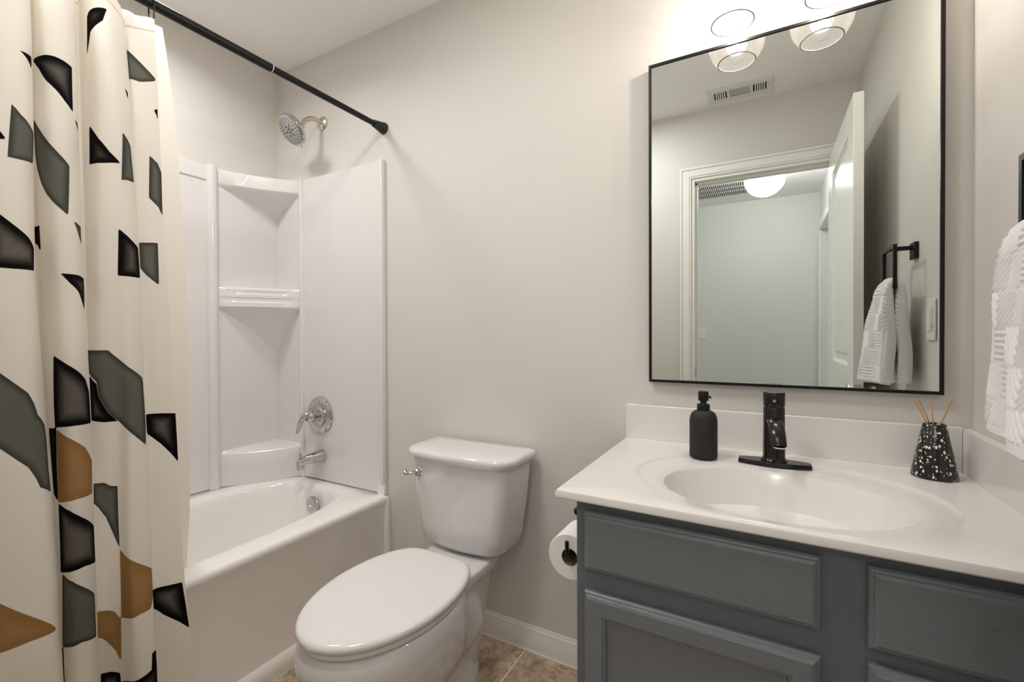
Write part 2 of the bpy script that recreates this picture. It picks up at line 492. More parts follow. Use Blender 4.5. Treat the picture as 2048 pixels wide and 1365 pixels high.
# ================================================================ TUB AND SURROUND
TX0, TX1 = XL + 0.002, -1.822
tcx, tcy = -2.2, -0.745
ang = corner_angles(tcx, tcy, TX0, TX1, YR + 0.002, -0.002, 160)
RT = lambda ins, z: rect_by_angle(tcx, tcy, TX0 + ins, TX1 - ins, YR + 0.002 + ins, -0.002 - ins, z, ang)
tub = thing('bathtub', (-2.2, -0.745, 0), 'white alcove bathtub with a plain apron, behind the curtain at left', 'bathtub')
B = lambda a, b, z, n=3.4, dx=0: sup(tcx - 0.003 + dx, tcy, a, b, z, n, ang=ang)
rings = [RT(0.012, 0.05), RT(0.012, 0.395), RT(0.002, 0.412), RT(0, 0.425), RT(0.004, 0.435), RT(0.012, 0.440),
         B(0.300, 0.692, 0.441), B(0.291, 0.684, 0.440), B(0.280, 0.674, 0.434), B(0.272, 0.667, 0.420), B(0.262, 0.655, 0.36), B(0.245, 0.632, 0.22),
         B(0.225, 0.600, 0.13), B(0.19, 0.55, 0.09), B(0.12, 0.44, 0.078)]
obj('basin', loft(rings, True, True), TUBM, parent=tub, smooth=50)
pr = [(TX1 - 0.014, 0.0), (TX1 + 0.008, 0.0), (TX1 + 0.010, 0.03), (TX1 + 0.006, 0.044), (TX1 - 0.004, 0.056), (TX1 - 0.014, 0.06)]
obj('base_lip', loft([[(x, y, z) for x, z in pr] for y in (YR + 0.002, -0.002)]), TRIM, parent=tub, smooth=40)
fl = [(TX1 - 0.014, 0.40), (TX1 + 0.001, 0.44), (TX1 + 0.001, 0.49), (TX1 - 0.035, 0.49), (TX1 - 0.05, 0.44)]
obj('end_flange', merge(box(TX1 - 0.055, TX1 - 0.016, -0.020, -0.002, 0.438, 0.487),
                        loft([[(TX1 - 0.02, -0.026, 0.42), (TX1 + 0.0, -0.022, 0.42), (TX1 + 0.0, -0.001, 0.42), (TX1 - 0.02, -0.001, 0.42)],
                              [(TX1 - 0.02, -0.030, 0.0), (TX1 + 0.012, -0.026, 0.0), (TX1 + 0.012, -0.001, 0.0), (TX1 - 0.02, -0.001, 0.0)]])),
    TUBM, parent=tub, bevel=0.003)
ovc = (-2.187, -0.1025, 0.365)
ov = obj('overflow_cover', lathe([(0.0, 0.0), (0.036, 0.0), (0.038, 0.006), (0.036, 0.011), (0.030, 0.014), (0.008, 0.014), (0.006, 0.011), (0, 0.011)], ovc, 36, (0.0, -0.99, 0.10), False, False), CHROME, parent=tub, label='round chrome overflow cover')

sur = thing('shower_surround', (-2.2, -0.01, 0.45), 'glossy white acrylic shower surround with corner shelves', 'shower surround')
ZS0, ZS1 = 0.4405, 1.872
# long wall panel with the raised band along its top
obj('side_panel', merge(box(XL + 0.001, XL + 0.010, YR + 0.01, -0.010, ZS0, ZS1 - 0.06), box(XL + 0.001, XL + 0.015, YR + 0.01, -0.010, ZS1 - 0.062, ZS1)),
    ACRYL, parent=sur, bevel=0.003, seg=3)
obj('end_panel', merge(box(-2.575, -1.858, -0.012, -0.001, ZS0, ZS1), box(-1.862, -1.838, -0.024, -0.001, 0.486, ZS1)),
    ACRYL, parent=sur, bevel=0.003, seg=3)
obj('end_panel', box(-2.575, -1.84, YR + 0.001, YR + 0.012, ZS0, ZS1), ACRYL, parent=sur, bevel=0.004)


def post(cx, cy, w, d, along):
    """half-round pilaster"""
    pts = []
    for k in range(9):
        t = math.pi * k / 8
        a, b = -math.cos(t) * w / 2, (math.sin(t) ** 0.5) * d
        pts.append((cx + b, cy + a) if along == 'y' else (cx + a, cy - b))
    return loft([[(x, y, z) for x, y in pts] for z in (ZS0, ZS1 + 0.004)])


obj('corner_post', post(XL + 0.009, -0.322, 0.042, 0.024, 'y'), ACRYL, parent=sur, smooth=50)
obj('corner_post', post(-2.378, -0.011, 0.026, 0.014, 'x'), ACRYL, parent=sur, smooth=50)
cA, cB, cC = Vector((XL + 0.011, -0.305)), Vector((-2.388, -0.013)), Vector((XL + 0.010, -0.012))


def front_curve(push, n=14):
    out = []
    for i in range(n + 1):
        t = i / n
        q = cA.lerp(cB, t)
        dirn = (cC - (cA + cB) / 2).normalized()
        out.append(q + dirn * push * (4 * t * (1 - t)))
    return out


def shelf_ring(push, z, k=0.0, n=14):
    """outline corner -> A -> curve -> B; k shrinks it towards the corner"""
    pts = [cC] + front_curve(push, n)
    return [((p.x * (1 - k) + cC.x * k), (p.y * (1 - k) + cC.y * k), z) for p in pts]


# top cap with an inverted pyramid below it
obj('corner_shelf', loft([shelf_ring(0.022, 1.705, 0.97), shelf_ring(0.022, 1.752, 0.58), shelf_ring(0.022, 1.800, 0.06), shelf_ring(0.022, 1.812), shelf_ring(0.022, 1.866), shelf_ring(0.025, 1.872, 0.01)]),
    ACRYL, parent=sur, smooth=30)
obj('corner_shelf', loft([shelf_ring(0.0, 1.035, 0.98), shelf_ring(0.0, 1.10, 0.74), shelf_ring(0.0, 1.16, 0.50), shelf_ring(0.0, 1.21, 0.25), shelf_ring(0.0, 1.238, 0.08), shelf_ring(0.0, 1.252),
                          shelf_ring(-0.006, 1.256), shelf_ring(-0.006, 1.275), shelf_ring(0.004, 1.283), shelf_ring(0.004, 1.296), shelf_ring(0.0, 1.300), shelf_ring(0.0, 1.312), shelf_ring(0.006, 1.320), shelf_ring(0.004, 1.336), shelf_ring(0.010, 1.345, 0.02)]),
    ACRYL, parent=sur, smooth=25)
obj('corner_shelf', loft([shelf_ring(-0.018, ZS0 + 0.001), shelf_ring(-0.012, 0.52), shelf_ring(-0.004, 0.575), shelf_ring(0.004, 0.590, 0.02), shelf_ring(0.02, 0.600, 0.10)]),
    ACRYL, parent=sur, smooth=50)

# ---------------------------------------------------------------- shower fittings
sh = thing('overhead_shower', (-2.235, 0, 2.115), 'round chrome shower head on a bent arm above the white surround', 'shower head')
obj('flange', lathe([(0.0, 0), (0.030, 0), (0.031, 0.004), (0.024, 0.010), (0.014, 0.013), (0.0, 0.013)], (-2.235, 0, 2.118), 32, (0, -1, 0), False, False), NICKEL, parent=sh)
arm_pts = smooth_path([(-2.235, -0.008, 2.118), (-2.235, -0.05, 2.120), (-2.235, -0.088, 2.100), (-2.235, -0.114, 2.064)], 7)
obj('arm', tube(arm_pts, 0.0105, 16), NICKEL, parent=sh)
hn = Vector((-0.10, -0.80, -0.62)).normalized()
hc = Vector((-2.237, -0.114, 2.060))
hd = obj('spray_head', lathe([(0.012, -0.01), (0.017, 0.002), (0.017, 0.014), (0.024, 0.020), (0.052, 0.034), (0.066, 0.040), (0.069, 0.046), (0.069, 0.054), (0.065, 0.058), (0.0, 0.060)], hc, 48, hn), CHROME, parent=sh)
a_ = hn.cross(Vector((0, 0, 1))).normalized(); b_ = hn.cross(a_)
FACE = mat('spray_face_grey', (0.42, 0.42, 0.43), 0.25, metal=0.6)
obj('face_plate', lathe([(0.0, 0.0585), (0.062, 0.0585), (0.062, 0.0610), (0.060, 0.0620), (0.0, 0.0622)], hc, 48, hn, False, False), FACE, parent=sh, label='silver-grey face plate of the shower head')
ns = []
for ring_r, cnt, nr in ((0.010, 5, 0.0042), (0.022, 6, 0.0048), (0.034, 14, 0.0020), (0.042, 20, 0.0018), (0.049, 24, 0.0018), (0.056, 28, 0.0018)):
    for k in range(cnt):
        t = 2 * math.pi * (k + 0.5 * (cnt % 4)) / cnt
        q = hc + hn * 0.0615 + (a_ * math.cos(t) + b_ * math.sin(t)) * ring_r
        ns.append(lathe([(nr, 0), (nr * 0.8, 0.0016)], q, 8, hn))
noz = obj('nozzles', merge(*ns), RUBBER, parent=sh, label='black rubber spray nozzles'); noz['kind'] = 'stuff'
q = hc + hn * 0.052 + b_ * 0.066
obj('spray_selector', tube([q, q + b_ * 0.012], 0.003, 8), CHROME, parent=sh)

va = thing('shower_valve', (-2.252, -0.012, 0.747), 'round chrome shower valve plate with a drooping lever handle', 'valve')
vc = (-2.252, -0.0121, 0.747)
obj('valve_plate', lathe([(0.0, 0.0), (0.086, 0.0), (0.086, 0.005), (0.078, 0.013), (0.062, 0.017), (0.058, 0.014), (0.044, 0.014), (0.036, 0.020), (0.0, 0.020)], vc, 56, (0, -1, 0), False, False), CHROME, parent=va)
obj('valve_stem', lathe([(0.026, 0.018), (0.024, 0.035), (0.028, 0.045), (0.027, 0.062), (0.018, 0.072), (0.0, 0.075)], vc, 32, (0, -1, 0), True, False), CHROME, parent=va)
lv = smooth_path([(-2.252, -0.062, 0.765), (-2.262, -0.086, 0.758), (-2.276, -0.098, 0.730), (-2.290, -0.100, 0.696), (-2.296, -0.106, 0.672)], 8)
obj('lever', tube(lv, [0.016 - 0.009 * (i / (len(lv) - 1)) + (0.004 * math.sin(math.pi * i / (len(lv) - 1))) for i in range(len(lv))], 16, flat=(1.15, 0.75)), CHROME, parent=va)

sp = thing('tub_spout', (-2.242, -0.012, 0.555), 'short chrome tub spout with a diverter knob, below the valve', 'tub spout')
spp = [(-2.242, -0.0122, 0.556), (-2.242, -0.03, 0.557), (-2.242, -0.075, 0.558), (-2.242, -0.115, 0.556), (-2.242, -0.140, 0.552)]
obj('spout_body', merge(tube(spp, [0.033, 0.031, 0.026, 0.022, 0.020], 28, flat=(1, 0.9)), tube([(-2.242, -0.128, 0.556), (-2.242, -0.128, 0.521)], 0.017, 24)), CHROME, parent=sp, smooth=50)
obj('diverter_knob', lathe([(0.0035, 0), (0.0035, 0.014), (0.0075, 0.016), (0.0075, 0.021), (0.0, 0.022)], (-2.242, -0.126, 0.570), 14), CHROME, parent=sp)

# ---------------------------------------------------------------- curtain rod
RX, RZ = -1.844, 2.006
rod = thing('curtain_rod', (RX, -0.75, RZ), 'black tension rod carrying the shower curtain', 'curtain rod')
obj('outer_tube', lathe([(0.0135, 0), (0.0135, abs(YR) - 0.035 - 0.506)], (RX, YR + 0.035, RZ), 28, (0, 1, 0)), BLACK, parent=rod)
obj('inner_tube', lathe([(0.0112, 0), (0.0112, 0.455)], (RX, -0.51, RZ), 28, (0, 1, 0)), BLACK, parent=rod)
obj('joint_ring', lathe([(0.0126, 0), (0.0126, 0.004)], (RX, -0.5065, RZ), 28, (0, 1, 0)), PLATEM, parent=rod, label='thin pale ring where the two tubes meet')
for y0, d in ((0, -1), (YR, 1)):
    obj('end_cap', lathe([(0.024, 0.0005), (0.0245, 0.006), (0.021, 0.020), (0.0155, 0.052), (0.0145, 0.060), (0.0115, 0.061)], (RX, y0, RZ), 28, (0, d, 0)), RUBBER, parent=rod)

# ---------------------------------------------------------------- the curtain
CURTAIN_PATH=[(-1.464, -1.461, -1.458, -1.454, -1.451, -1.448, -1.444, -1.441, -1.438, -1.434, -1.431, -0.025, -0.025), (-1.444, -1.441, -1.438, -1.434, -1.431, -1.428, -1.424,
-1.421, -1.418, -1.414, -1.411, -0.015, -0.015), (-1.434, -1.431, -1.428, -1.424, -1.421, -1.418, -1.414, -1.411, -1.408, -1.404, -1.401, 0.02, 0.02), (-1.399, -1.396, -1.393,
-1.389, -1.386, -1.383, -1.379, -1.376, -1.373, -1.369, -1.366, 0.034, 0.034), (-1.369, -1.366, -1.363, -1.359, -1.356, -1.353, -1.349, -1.346, -1.343, -1.339, -1.336, 0.015,
0.015), (-1.344, -1.341, -1.338, -1.334, -1.331, -1.328, -1.324, -1.321, -1.318, -1.314, -1.311, -0.026, -0.026), (-1.324, -1.321, -1.318, -1.314, -1.311, -1.308, -1.304, -1.301,
-1.298, -1.294, -1.291, -0.02, -0.02), (-1.319, -1.316, -1.313, -1.309, -1.306, -1.303, -1.299, -1.296, -1.293, -1.289, -1.286, 0.01, 0.01), (-1.289, -1.286, -1.283, -1.279,
-1.276, -1.273, -1.269, -1.266, -1.263, -1.259, -1.256, 0.034, 0.034), (-1.254, -1.251, -1.248, -1.244, -1.241, -1.238, -1.234, -1.231, -1.228, -1.224, -1.221, 0.022, 0.022),
(-1.219, -1.216, -1.213, -1.209, -1.206, -1.203, -1.199, -1.196, -1.193, -1.189, -1.186, -0.02, -0.02), (-1.177, -1.176, -1.174, -1.173, -1.172, -1.171, -1.17, -1.166, -1.163,
-1.159, -1.156, 0.028, 0.028), (-1.116, -1.117, -1.118, -1.119, -1.122, -1.126, -1.129, -1.128, -1.126, -1.122, -1.119, 0.045, 0.045), (-1.071, -1.072, -1.073, -1.074, -1.08,
-1.088, -1.092, -1.092, -1.09, -1.088, -1.086, 0.036, 0.038), (-1.045, -1.046, -1.048, -1.05, -1.056, -1.064, -1.071, -1.071, -1.069, -1.067, -1.065, 0.004, 0.004), (-1.04, -1.042,
-1.043, -1.045, -1.052, -1.06, -1.067, -1.067, -1.064, -1.062, -1.059, -0.022, -0.022), (-1.033, -1.035, -1.037, -1.039, -1.045, -1.052, -1.057, -1.059, -1.06, -1.058, -1.055,
-0.03, -0.034), (-1.039, -1.041, -1.042, -1.043, -1.049, -1.055, -1.057, -1.061, -1.064, -1.062, -1.06, -0.008, -0.012), (-1.037, -1.037, -1.037, -1.037, -1.039, -1.041, -1.043,
-1.047, -1.052, -1.057, -1.062, 0.036, 0.034), (-1.009, -1.01, -1.011, -1.012, -1.015, -1.016, -1.016, -1.019, -1.025, -1.025, -1.024, 0.038, 0.036), (-0.983, -0.985, -0.987,
-0.988, -0.988, -0.989, -0.992, -0.994, -0.996, -0.996, -0.995, 0.008, 0.006), (-0.979, -0.98, -0.982, -0.984, -0.983, -0.984, -0.986, -0.988, -0.989, -0.989, -0.989, -0.018,
-0.018), (-0.969, -0.971, -0.974, -0.977, -0.977, -0.977, -0.978, -0.978, -0.978, -0.978, -0.979, -0.03, -0.028), (-0.959, -0.962, -0.965, -0.969, -0.971, -0.974, -0.975, -0.975,
-0.975, -0.977, -0.98, -0.006, -0.024), (-0.949, -0.95, -0.953, -0.957, -0.96, -0.962, -0.965, -0.965, -0.963, -0.97, -0.976, 0.03, -0.018), (-0.942, -0.94, -0.939, -0.94, -0.938,
-0.937, -0.936, -0.936, -0.935, -0.943, -0.95, 0.038, -0.004), (-0.924, -0.926, -0.929, -0.93, -0.924, -0.918, -0.912, -0.908, -0.906, -0.908, -0.911, 0.02, 0.034), (-0.89, -0.891,
-0.891, -0.89, -0.888, -0.887, -0.884, -0.884, -0.885, -0.886, -0.89, -0.006, 0.03), (-0.883, -0.884, -0.885, -0.884, -0.883, -0.882, -0.88, -0.88, -0.881, -0.882, -0.886, -0.022,
0.006), (-0.862, -0.864, -0.866, -0.868, -0.869, -0.87, -0.871, -0.872, -0.873, -0.878, -0.883, -0.014, -0.012), (-0.829, -0.834, -0.839, -0.844, -0.846, -0.85, -0.853, -0.854,
-0.854, -0.856, -0.861, 0.0, 0.004), (-0.787, -0.798, -0.809, -0.817, -0.819, -0.823, -0.828, -0.831, -0.833, -0.835, -0.838, 0.016, 0.02)]
CURTAIN_PRINT=[('K',[(0.5047,1.7272),(0.5484,1.7372),(0.5484,1.7096)]),
    ('G',[(0.4917,1.607),(0.5078,1.5895),(0.5272,1.5795),(0.557,1.5695),(0.5484,1.4994),(0.5109,1.4944),(0.4851,1.4919)]),
    ('K',[(0.4642,1.5519),(0.475,1.5419),(0.4851,1.5269),(0.4642,1.5244)]),
    ('K',[(0.4485,1.3942),(0.4716,1.3717),(0.4917,1.3542),(0.5109,1.3392),(0.5344,1.3242),(0.5484,1.3141),(0.5416,1.2641),(0.4884,1.2616),(0.4716,1.2616),(0.4485,1.2641)]),
    ('G',[(0.4404,1.0814),(0.4642,1.0513),(0.4851,1.0263),(0.5047,1.0038),(0.5139,0.9812),(0.5203,0.9562),(0.5416,0.9312),(0.5451,0.9036),(0.5416,0.8335),(0.5451,0.781),(0.5109,0.8035),(0.5047,0.826),(0.495,0.8511),(0.4817,0.8686),(0.4604,0.8986),(0.4363,0.9287)]),
    ('N',[(0.4404,0.6158),(0.4525,0.5957),(0.4716,0.5682),(0.5308,0.4906),(0.4851,0.4981),(0.4525,0.4956),(0.4363,0.4956)]),
    ('K',[(0.5888,1.3692),(0.6177,1.3692),(0.6177,1.3116),(0.5902,1.3317)]),
    ('K',[(0.6149,0.9186),(0.642,0.9186),(0.6374,0.8486),(0.6329,0.7534),(0.6149,0.771),(0.6149,0.836)]),
    ('K',[(0.6177,1.7397),(0.659,1.7397),(0.6815,1.7447),(0.6935,1.7447),(0.7166,1.7447),(0.7166,1.637),(0.6935,1.6521),(0.6792,1.6696),(0.6652,1.6846),(0.6466,1.7121)]),
    ('G',[(0.6149,1.607),(0.642,1.5745),(0.6623,1.5494),(0.6792,1.5269),(0.6961,1.5069),(0.6862,1.3917),(0.6701,1.4093),(0.6466,1.4368),(0.6329,1.4593),(0.6208,1.4919),(0.6149,1.5269)]),
    ('G',[(0.7203,1.627),(0.7382,1.622),(0.7406,1.5945)]),
    ('G',[(0.6961,1.3842),(0.7272,1.3767),(0.7272,1.3317)]),
    ('K',[(0.6677,1.2616),(0.7057,1.2616),(0.7406,1.2566),(0.7272,1.1815),(0.7022,1.2215),(0.6838,1.239)]),
    ('K',[(0.642,1.0814),(0.6623,1.0688),(0.6886,1.0463),(0.7129,1.0238),(0.7272,0.9937),(0.7304,0.9212),(0.6815,0.9237),(0.6374,0.9212),(0.6374,0.9712)]),
    ('N',[(0.642,0.9186),(0.6746,0.8961),(0.7057,0.8686),(0.7304,0.8335),(0.7272,0.7584),(0.6815,0.761),(0.6329,0.7534)]),
    ('K',[(0.6329,0.7534),(0.6677,0.7384),(0.6886,0.7184),(0.7304,0.6834),(0.7332,0.5982),(0.6886,0.6083),(0.6701,0.6058),(0.6208,0.5957)]),
    ('G',[(0.6285,0.5957),(0.6677,0.5832),(0.6911,0.5582),(0.7203,0.5307),(0.7238,0.4305),(0.6792,0.4456),(0.6208,0.428)]),
    ('K',[(0.6149,0.4255),(0.6245,0.428),(0.6245,0.3154),(0.6149,0.3104)]),
    ('K',[(0.8007,1.8874),(0.8384,1.9049),(0.8282,1.8698),(0.8028,1.8398),(0.7925,1.7822),(0.7965,1.8773)]),
    ('K',[(0.7925,1.627),(0.8091,1.592),(0.8282,1.5645),(0.8492,1.5444),(0.8156,1.5344),(0.7906,1.5319)]),
    ('G',[(0.8532,1.6245),(0.8755,1.602),(0.8879,1.5119),(0.8609,1.5094),(0.8492,1.5044)]),
    ('K',[(0.8609,1.7447),(0.8786,1.7397),(0.8755,1.7196)]),
    ('K',[(0.8428,1.3842),(0.8672,1.3617),(0.8936,1.3467),(0.8961,1.2691),(0.8407,1.2691)]),
    ('G',[(0.7678,1.0889),(0.823,1.0889),(0.8309,1.0788),(0.8609,1.0463),(0.8936,1.0188),(0.8961,1.0038),(0.8983,0.9011),(0.8961,0.8486),(0.8755,0.8736),(0.8428,0.9136),(0.8204,0.9387),(0.8007,0.9787),(0.7965,1.0138),(0.7678,1.0363)]),
    ('K',[(0.7732,1.0288),(0.7965,1.0088),(0.8007,0.9787),(0.8204,0.9387),(0.8407,0.9161),(0.8133,0.9161),(0.77,0.9212)]),
    ('G',[(0.7732,0.771),(0.8091,0.771),(0.823,0.761),(0.8384,0.7584),(0.8428,0.6058),(0.8282,0.6408),(0.8091,0.6884),(0.7856,0.7134),(0.7717,0.7234)]),
    ('N',[(0.8428,0.6058),(0.8628,0.5857),(0.9166,0.5257),(0.8936,0.4506),(0.8725,0.4506),(0.8407,0.438)]),
    ('N',[(0.7678,0.4681),(0.7986,0.4631),(0.823,0.4556),(0.836,0.4406),(0.8407,0.438),(0.8407,0.3304),(0.8256,0.3579),(0.7925,0.3905),(0.77,0.4055)]),
    ('K',[(0.7722,0.3179),(0.8133,0.3079),(0.8384,0.3029),(0.8407,0.2403),(0.7709,0.2603)]),
    ('K',[(0.8407,0.2829),(0.8672,0.3004),(0.8879,0.3079),(0.8909,0.3479),(0.9079,0.3454),(0.9041,0.2653),(0.9041,0.2228),(0.8407,0.2403)]),
    ('G',[(0.9166,1.8824),(0.9405,1.8498),(0.9586,1.8273),(0.9812,1.8023),(0.9812,1.7947),(0.9448,1.7872),(0.9166,1.7947)]),
    ('K',[(0.973,1.7196),(0.9812,1.7196),(0.9834,1.7347),(0.9834,1.6896),(0.9787,1.7071)]),
    ('G',[(0.9586,1.597),(0.9787,1.577),(0.9868,1.5544),(0.9853,1.4368),(0.9759,1.4618),(0.9539,1.4844)]),
    ('G',[(0.9267,1.3642),(0.97,1.3667),(0.9671,1.2541),(0.9385,1.2816),(0.9267,1.2991)]),
    ('K',[(0.9277,0.9212),(0.9586,0.9212),(0.9868,0.9186),(0.9868,0.7885),(0.973,0.8135),(0.9539,0.8411),(0.9287,0.8711)]),
    ('K',[(0.9238,0.4706),(0.947,0.4731),(0.9812,0.4731),(0.9834,0.4305),(0.9868,0.3479),(0.97,0.3705),(0.9426,0.4005),(0.9216,0.4355)]),
    ('K',[(0.0052,1.9148),(0.0402,1.8948),(0.0652,1.8648),(0.0752,1.7948),(0.0052,1.8148)]),
    ('G',[(0.0026,1.6201),(0.0526,1.5901),(0.0926,1.5601),(0.0976,1.4601),(0.0426,1.5001),(0.0026,1.5401)]),
    ('K',[(0.0188,1.3654),(0.0538,1.3454),(0.0788,1.3154),(0.0888,1.2454),(0.0188,1.2654)]),
    ('K',[(0.0287,0.9507),(0.0637,0.9307),(0.0887,0.9007),(0.0987,0.8307),(0.0287,0.8507)]),
    ('N',[(0.0191,0.7538),(0.0791,0.7238),(0.0991,0.6538),(0.0191,0.6338)]),
    ('N',[(0.0093,0.4578),(0.0693,0.4278),(0.0893,0.3578),(0.0093,0.3378)]),
    ('K',[(0.1409,1.9589),(0.1759,1.9389),(0.2009,1.9089),(0.2109,1.8389),(0.1409,1.8589)]),
    ('K',[(0.1226,1.6274),(0.1576,1.6074),(0.1826,1.5774),(0.1926,1.5074),(0.1226,1.5274)]),
    ('K',[(0.1212,1.2682),(0.1562,1.2482),(0.1812,1.2182),(0.1912,1.1482),(0.1212,1.1682)]),
    ('G',[(0.1488,0.9956),(0.1988,0.9656),(0.2388,0.9356),(0.2438,0.8356),(0.1888,0.8756),(0.1488,0.9156)]),
    ('G',[(0.1568,0.7343),(0.2068,0.7043),(0.2468,0.6743),(0.2518,0.5743),(0.1968,0.6143),(0.1568,0.6543)]),
    ('G',[(0.1431,0.4365),(0.1931,0.4065),(0.2331,0.3765),(0.2381,0.2765),(0.1831,0.3165),(0.1431,0.3565)])]
LINER_Y = [-0.721, -0.7142, -0.7258, -0.7479, -0.7696, -0.7964, -0.8069]


def cloth_surface(path, us, zs):
    W = np.array(path); NU = len(W)
    U, Z = np.meshgrid(us, zs, indexing='ij')
    i = np.clip(np.floor(U).astype(int), 0, NU - 2); t = (U - i)[..., None]
    g = lambda k: W[np.clip(i + k, 0, NU - 1)]
    cr = lambda a, b, c, d, q: .5 * ((2 * b) + (-a + c) * q + (2 * a - 5 * b + 4 * c - d) * q * q + (-a + 3 * b - 3 * c + d) * q ** 3)
    c = cr(g(-1), g(0), g(1), g(2), t)
    zz = np.clip(Z / .2, 0, 10); j = np.clip(np.floor(zz).astype(int), 0, 9); s = zz - j
    h = lambda k: np.take_along_axis(c[..., :11], np.clip(j + k, 0, 10)[..., None], -1)[..., 0]
    Y = cr(h(-1), h(0), h(1), h(2), s)
    wd = np.clip(1.6 - Z, -.3, 1.3)
    X = -1.844 + (1.96 - Z) * .045 + c[..., 11] + (c[..., 12] - c[..., 11]) * wd
    return np.stack([X, Y, Z], -1)


def poly_sd(S, Z, poly):
    """signed distance (positive inside) of points to a polygon"""
    P = np.array(poly); n = len(P)
    d = np.full(S.shape, 1e9); ins = np.zeros(S.shape, bool)
    for k in range(n):
        ax, ay = P[k]; bx, by = P[(k + 1) % n]
        ex, ey = bx - ax, by - ay
        t = np.clip(((S - ax) * ex + (Z - ay) * ey) / max(ex * ex + ey * ey, 1e-12), 0, 1)
        d = np.minimum(d, np.hypot(S - ax - t * ex, Z - ay - t * ey))
        cond = ((ay > Z) != (by > Z))
        with np.errstate(divide='ignore', invalid='ignore'):
            xi = (bx - ax) * (Z - ay) / (by - ay if by != ay else 1e-12) + ax
        ins ^= cond & (S < xi)
    return np.where(ins, d, -d)


def grid_mesh(name, P, m, parent):
    nu, nz = P.shape[:2]
    me = bpy.data.meshes.new(name)
    idx = np.arange(nu * nz).reshape(nu, nz)
    F = np.stack([idx[:-1, :-1], idx[1:, :-1], idx[1:, 1:], idx[:-1, 1:]], -1).reshape(-1, 4)
    org = np.array(parent_origin(parent))
    me.vertices.add(nu * nz); me.vertices.foreach_set('co', (P.reshape(-1, 3) - org).ravel())
    me.loops.add(F.size); me.loops.foreach_set('vertex_index', F.ravel())
    me.polygons.add(len(F)); me.polygons.foreach_set('loop_start', np.arange(0, F.size, 4)); me.polygons.foreach_set('loop_total', np.full(len(F), 4))
    me.update(calc_edges=True); me.validate()
    me.shade_smooth()
    me.materials.append(m)
    o = bpy.data.objects.new(name, me); COL.objects.link(o); o.parent = parent
    return o


def cloth_material(name, base, printed=False, transl=0.45):
    m = bpy.data.materials.new(name); m.use_nodes = True
    nt = m.node_tree; b = nt.nodes['Principled BSDF']
    L = nt.links.new
    b.inputs['Roughness'].default_value = 0.9; b.inputs['Specular IOR Level'].default_value = 0.15
    out = nt.nodes['Material Output']
    tc = nt.nodes.new('ShaderNodeTexCoord')
    # woven threads
    mp = nt.nodes.new('ShaderNodeMapping'); mp.inputs['Scale'].default_value = (1, 1, 0.25)
    nz = nt.nodes.new('ShaderNodeTexNoise'); nz.inputs['Scale'].default_value = 900; nz.inputs['Detail'].default_value = 3
    L(tc.outputs['Object'], mp.inputs[0]); L(mp.outputs[0], nz.inputs['Vector'])
    bp = nt.nodes.new('ShaderNodeBump'); bp.inputs['Strength'].default_value = 0.25; bp.inputs['Distance'].default_value = 0.0006
    n3 = nt.nodes.new('ShaderNodeTexNoise'); n3.inputs['Scale'].default_value = 14; n3.inputs['Detail'].default_value = 4
    L(tc.outputs['Object'], n3.inputs['Vector'])
    ad = nt.nodes.new('ShaderNodeMath'); ad.operation = 'MULTIPLY_ADD'; ad.inputs[1].default_value = 3.0
    L(n3.outputs['Fac'], ad.inputs[0]); L(nz.outputs['Fac'], ad.inputs[2])
    L(ad.outputs[0], bp.inputs['Height']); L(bp.outputs[0], b.inputs['Normal'])
    col = nt.nodes.new('ShaderNodeRGB'); col.outputs[0].default_value = (*base, 1)
    cur = col.outputs[0]
    cover = None
    if printed:
        def attr(n):
            a = nt.nodes.new('ShaderNodeAttribute'); a.attribute_name = n; return a.outputs['Fac']
        spk = nt.nodes.new('ShaderNodeTexNoise'); spk.inputs['Scale'].default_value = 700; spk.inputs['Detail'].default_value = 2
        L(tc.outputs['Object'], spk.inputs['Vector'])
        for key, dark, lite, w in (('sdG', (0.060, 0.061, 0.050, 1), (0.145, 0.148, 0.128, 1), 0.016),
                                   ('sdN', (0.32, 0.18, 0.065, 1), (0.40, 0.235, 0.10, 1), 0.03),
                                   ('sdK', (0.004, 0.003, 0.003, 1), (0.155, 0.142, 0.128, 1), 0.036)):
            a = attr(key)
            mr = nt.nodes.new('ShaderNodeMapRange'); mr.inputs[1].default_value = -0.0003; mr.inputs[2].default_value = 0.0005
            L(a, mr.inputs[0])
            g = nt.nodes.new('ShaderNodeMapRange'); g.interpolation_type = 'SMOOTHSTEP'
            g.inputs[1].default_value = 0.001 if key != 'sdK' else 0.006; g.inputs[2].default_value = w
            L(a, g.inputs[0])
            ml = nt.nodes.new('ShaderNodeMath'); ml.operation = 'MULTIPLY'; 
            s2 = nt.nodes.new('ShaderNodeMapRange'); s2.inputs[1].default_value = 0.25; s2.inputs[2].default_value = 0.75; s2.inputs[3].default_value = 0.6; s2.inputs[4].default_value = 1.25
            L(spk.outputs['Fac'], s2.inputs[0]); L(g.outputs[0], ml.inputs[0]); L(s2.outputs[0], ml.inputs[1])
            ink = nt.nodes.new('ShaderNodeMix'); ink.data_type = 'RGBA'; ink.inputs[6].default_value = dark; ink.inputs[7].default_value = lite
            L(ml.outputs[0], ink.inputs[0])
            mx = nt.nodes.new('ShaderNodeMix'); mx.data_type = 'RGBA'
            L(mr.outputs[0], mx.inputs[0]); L(cur, mx.inputs[6]); L(ink.outputs[2], mx.inputs[7])
            cur = mx.outputs[2]
    L(cur, b.inputs['Base Color'])
    tr = nt.nodes.new('ShaderNodeBsdfTranslucent'); L(cur, tr.inputs[0])
    ms = nt.nodes.new('ShaderNodeMixShader'); ms.inputs[0].default_value = transl
    L(b.outputs[0], ms.inputs[1]); L(tr.outputs[0], ms.inputs[2]); L(ms.outputs[0], out.inputs[0])
    return m


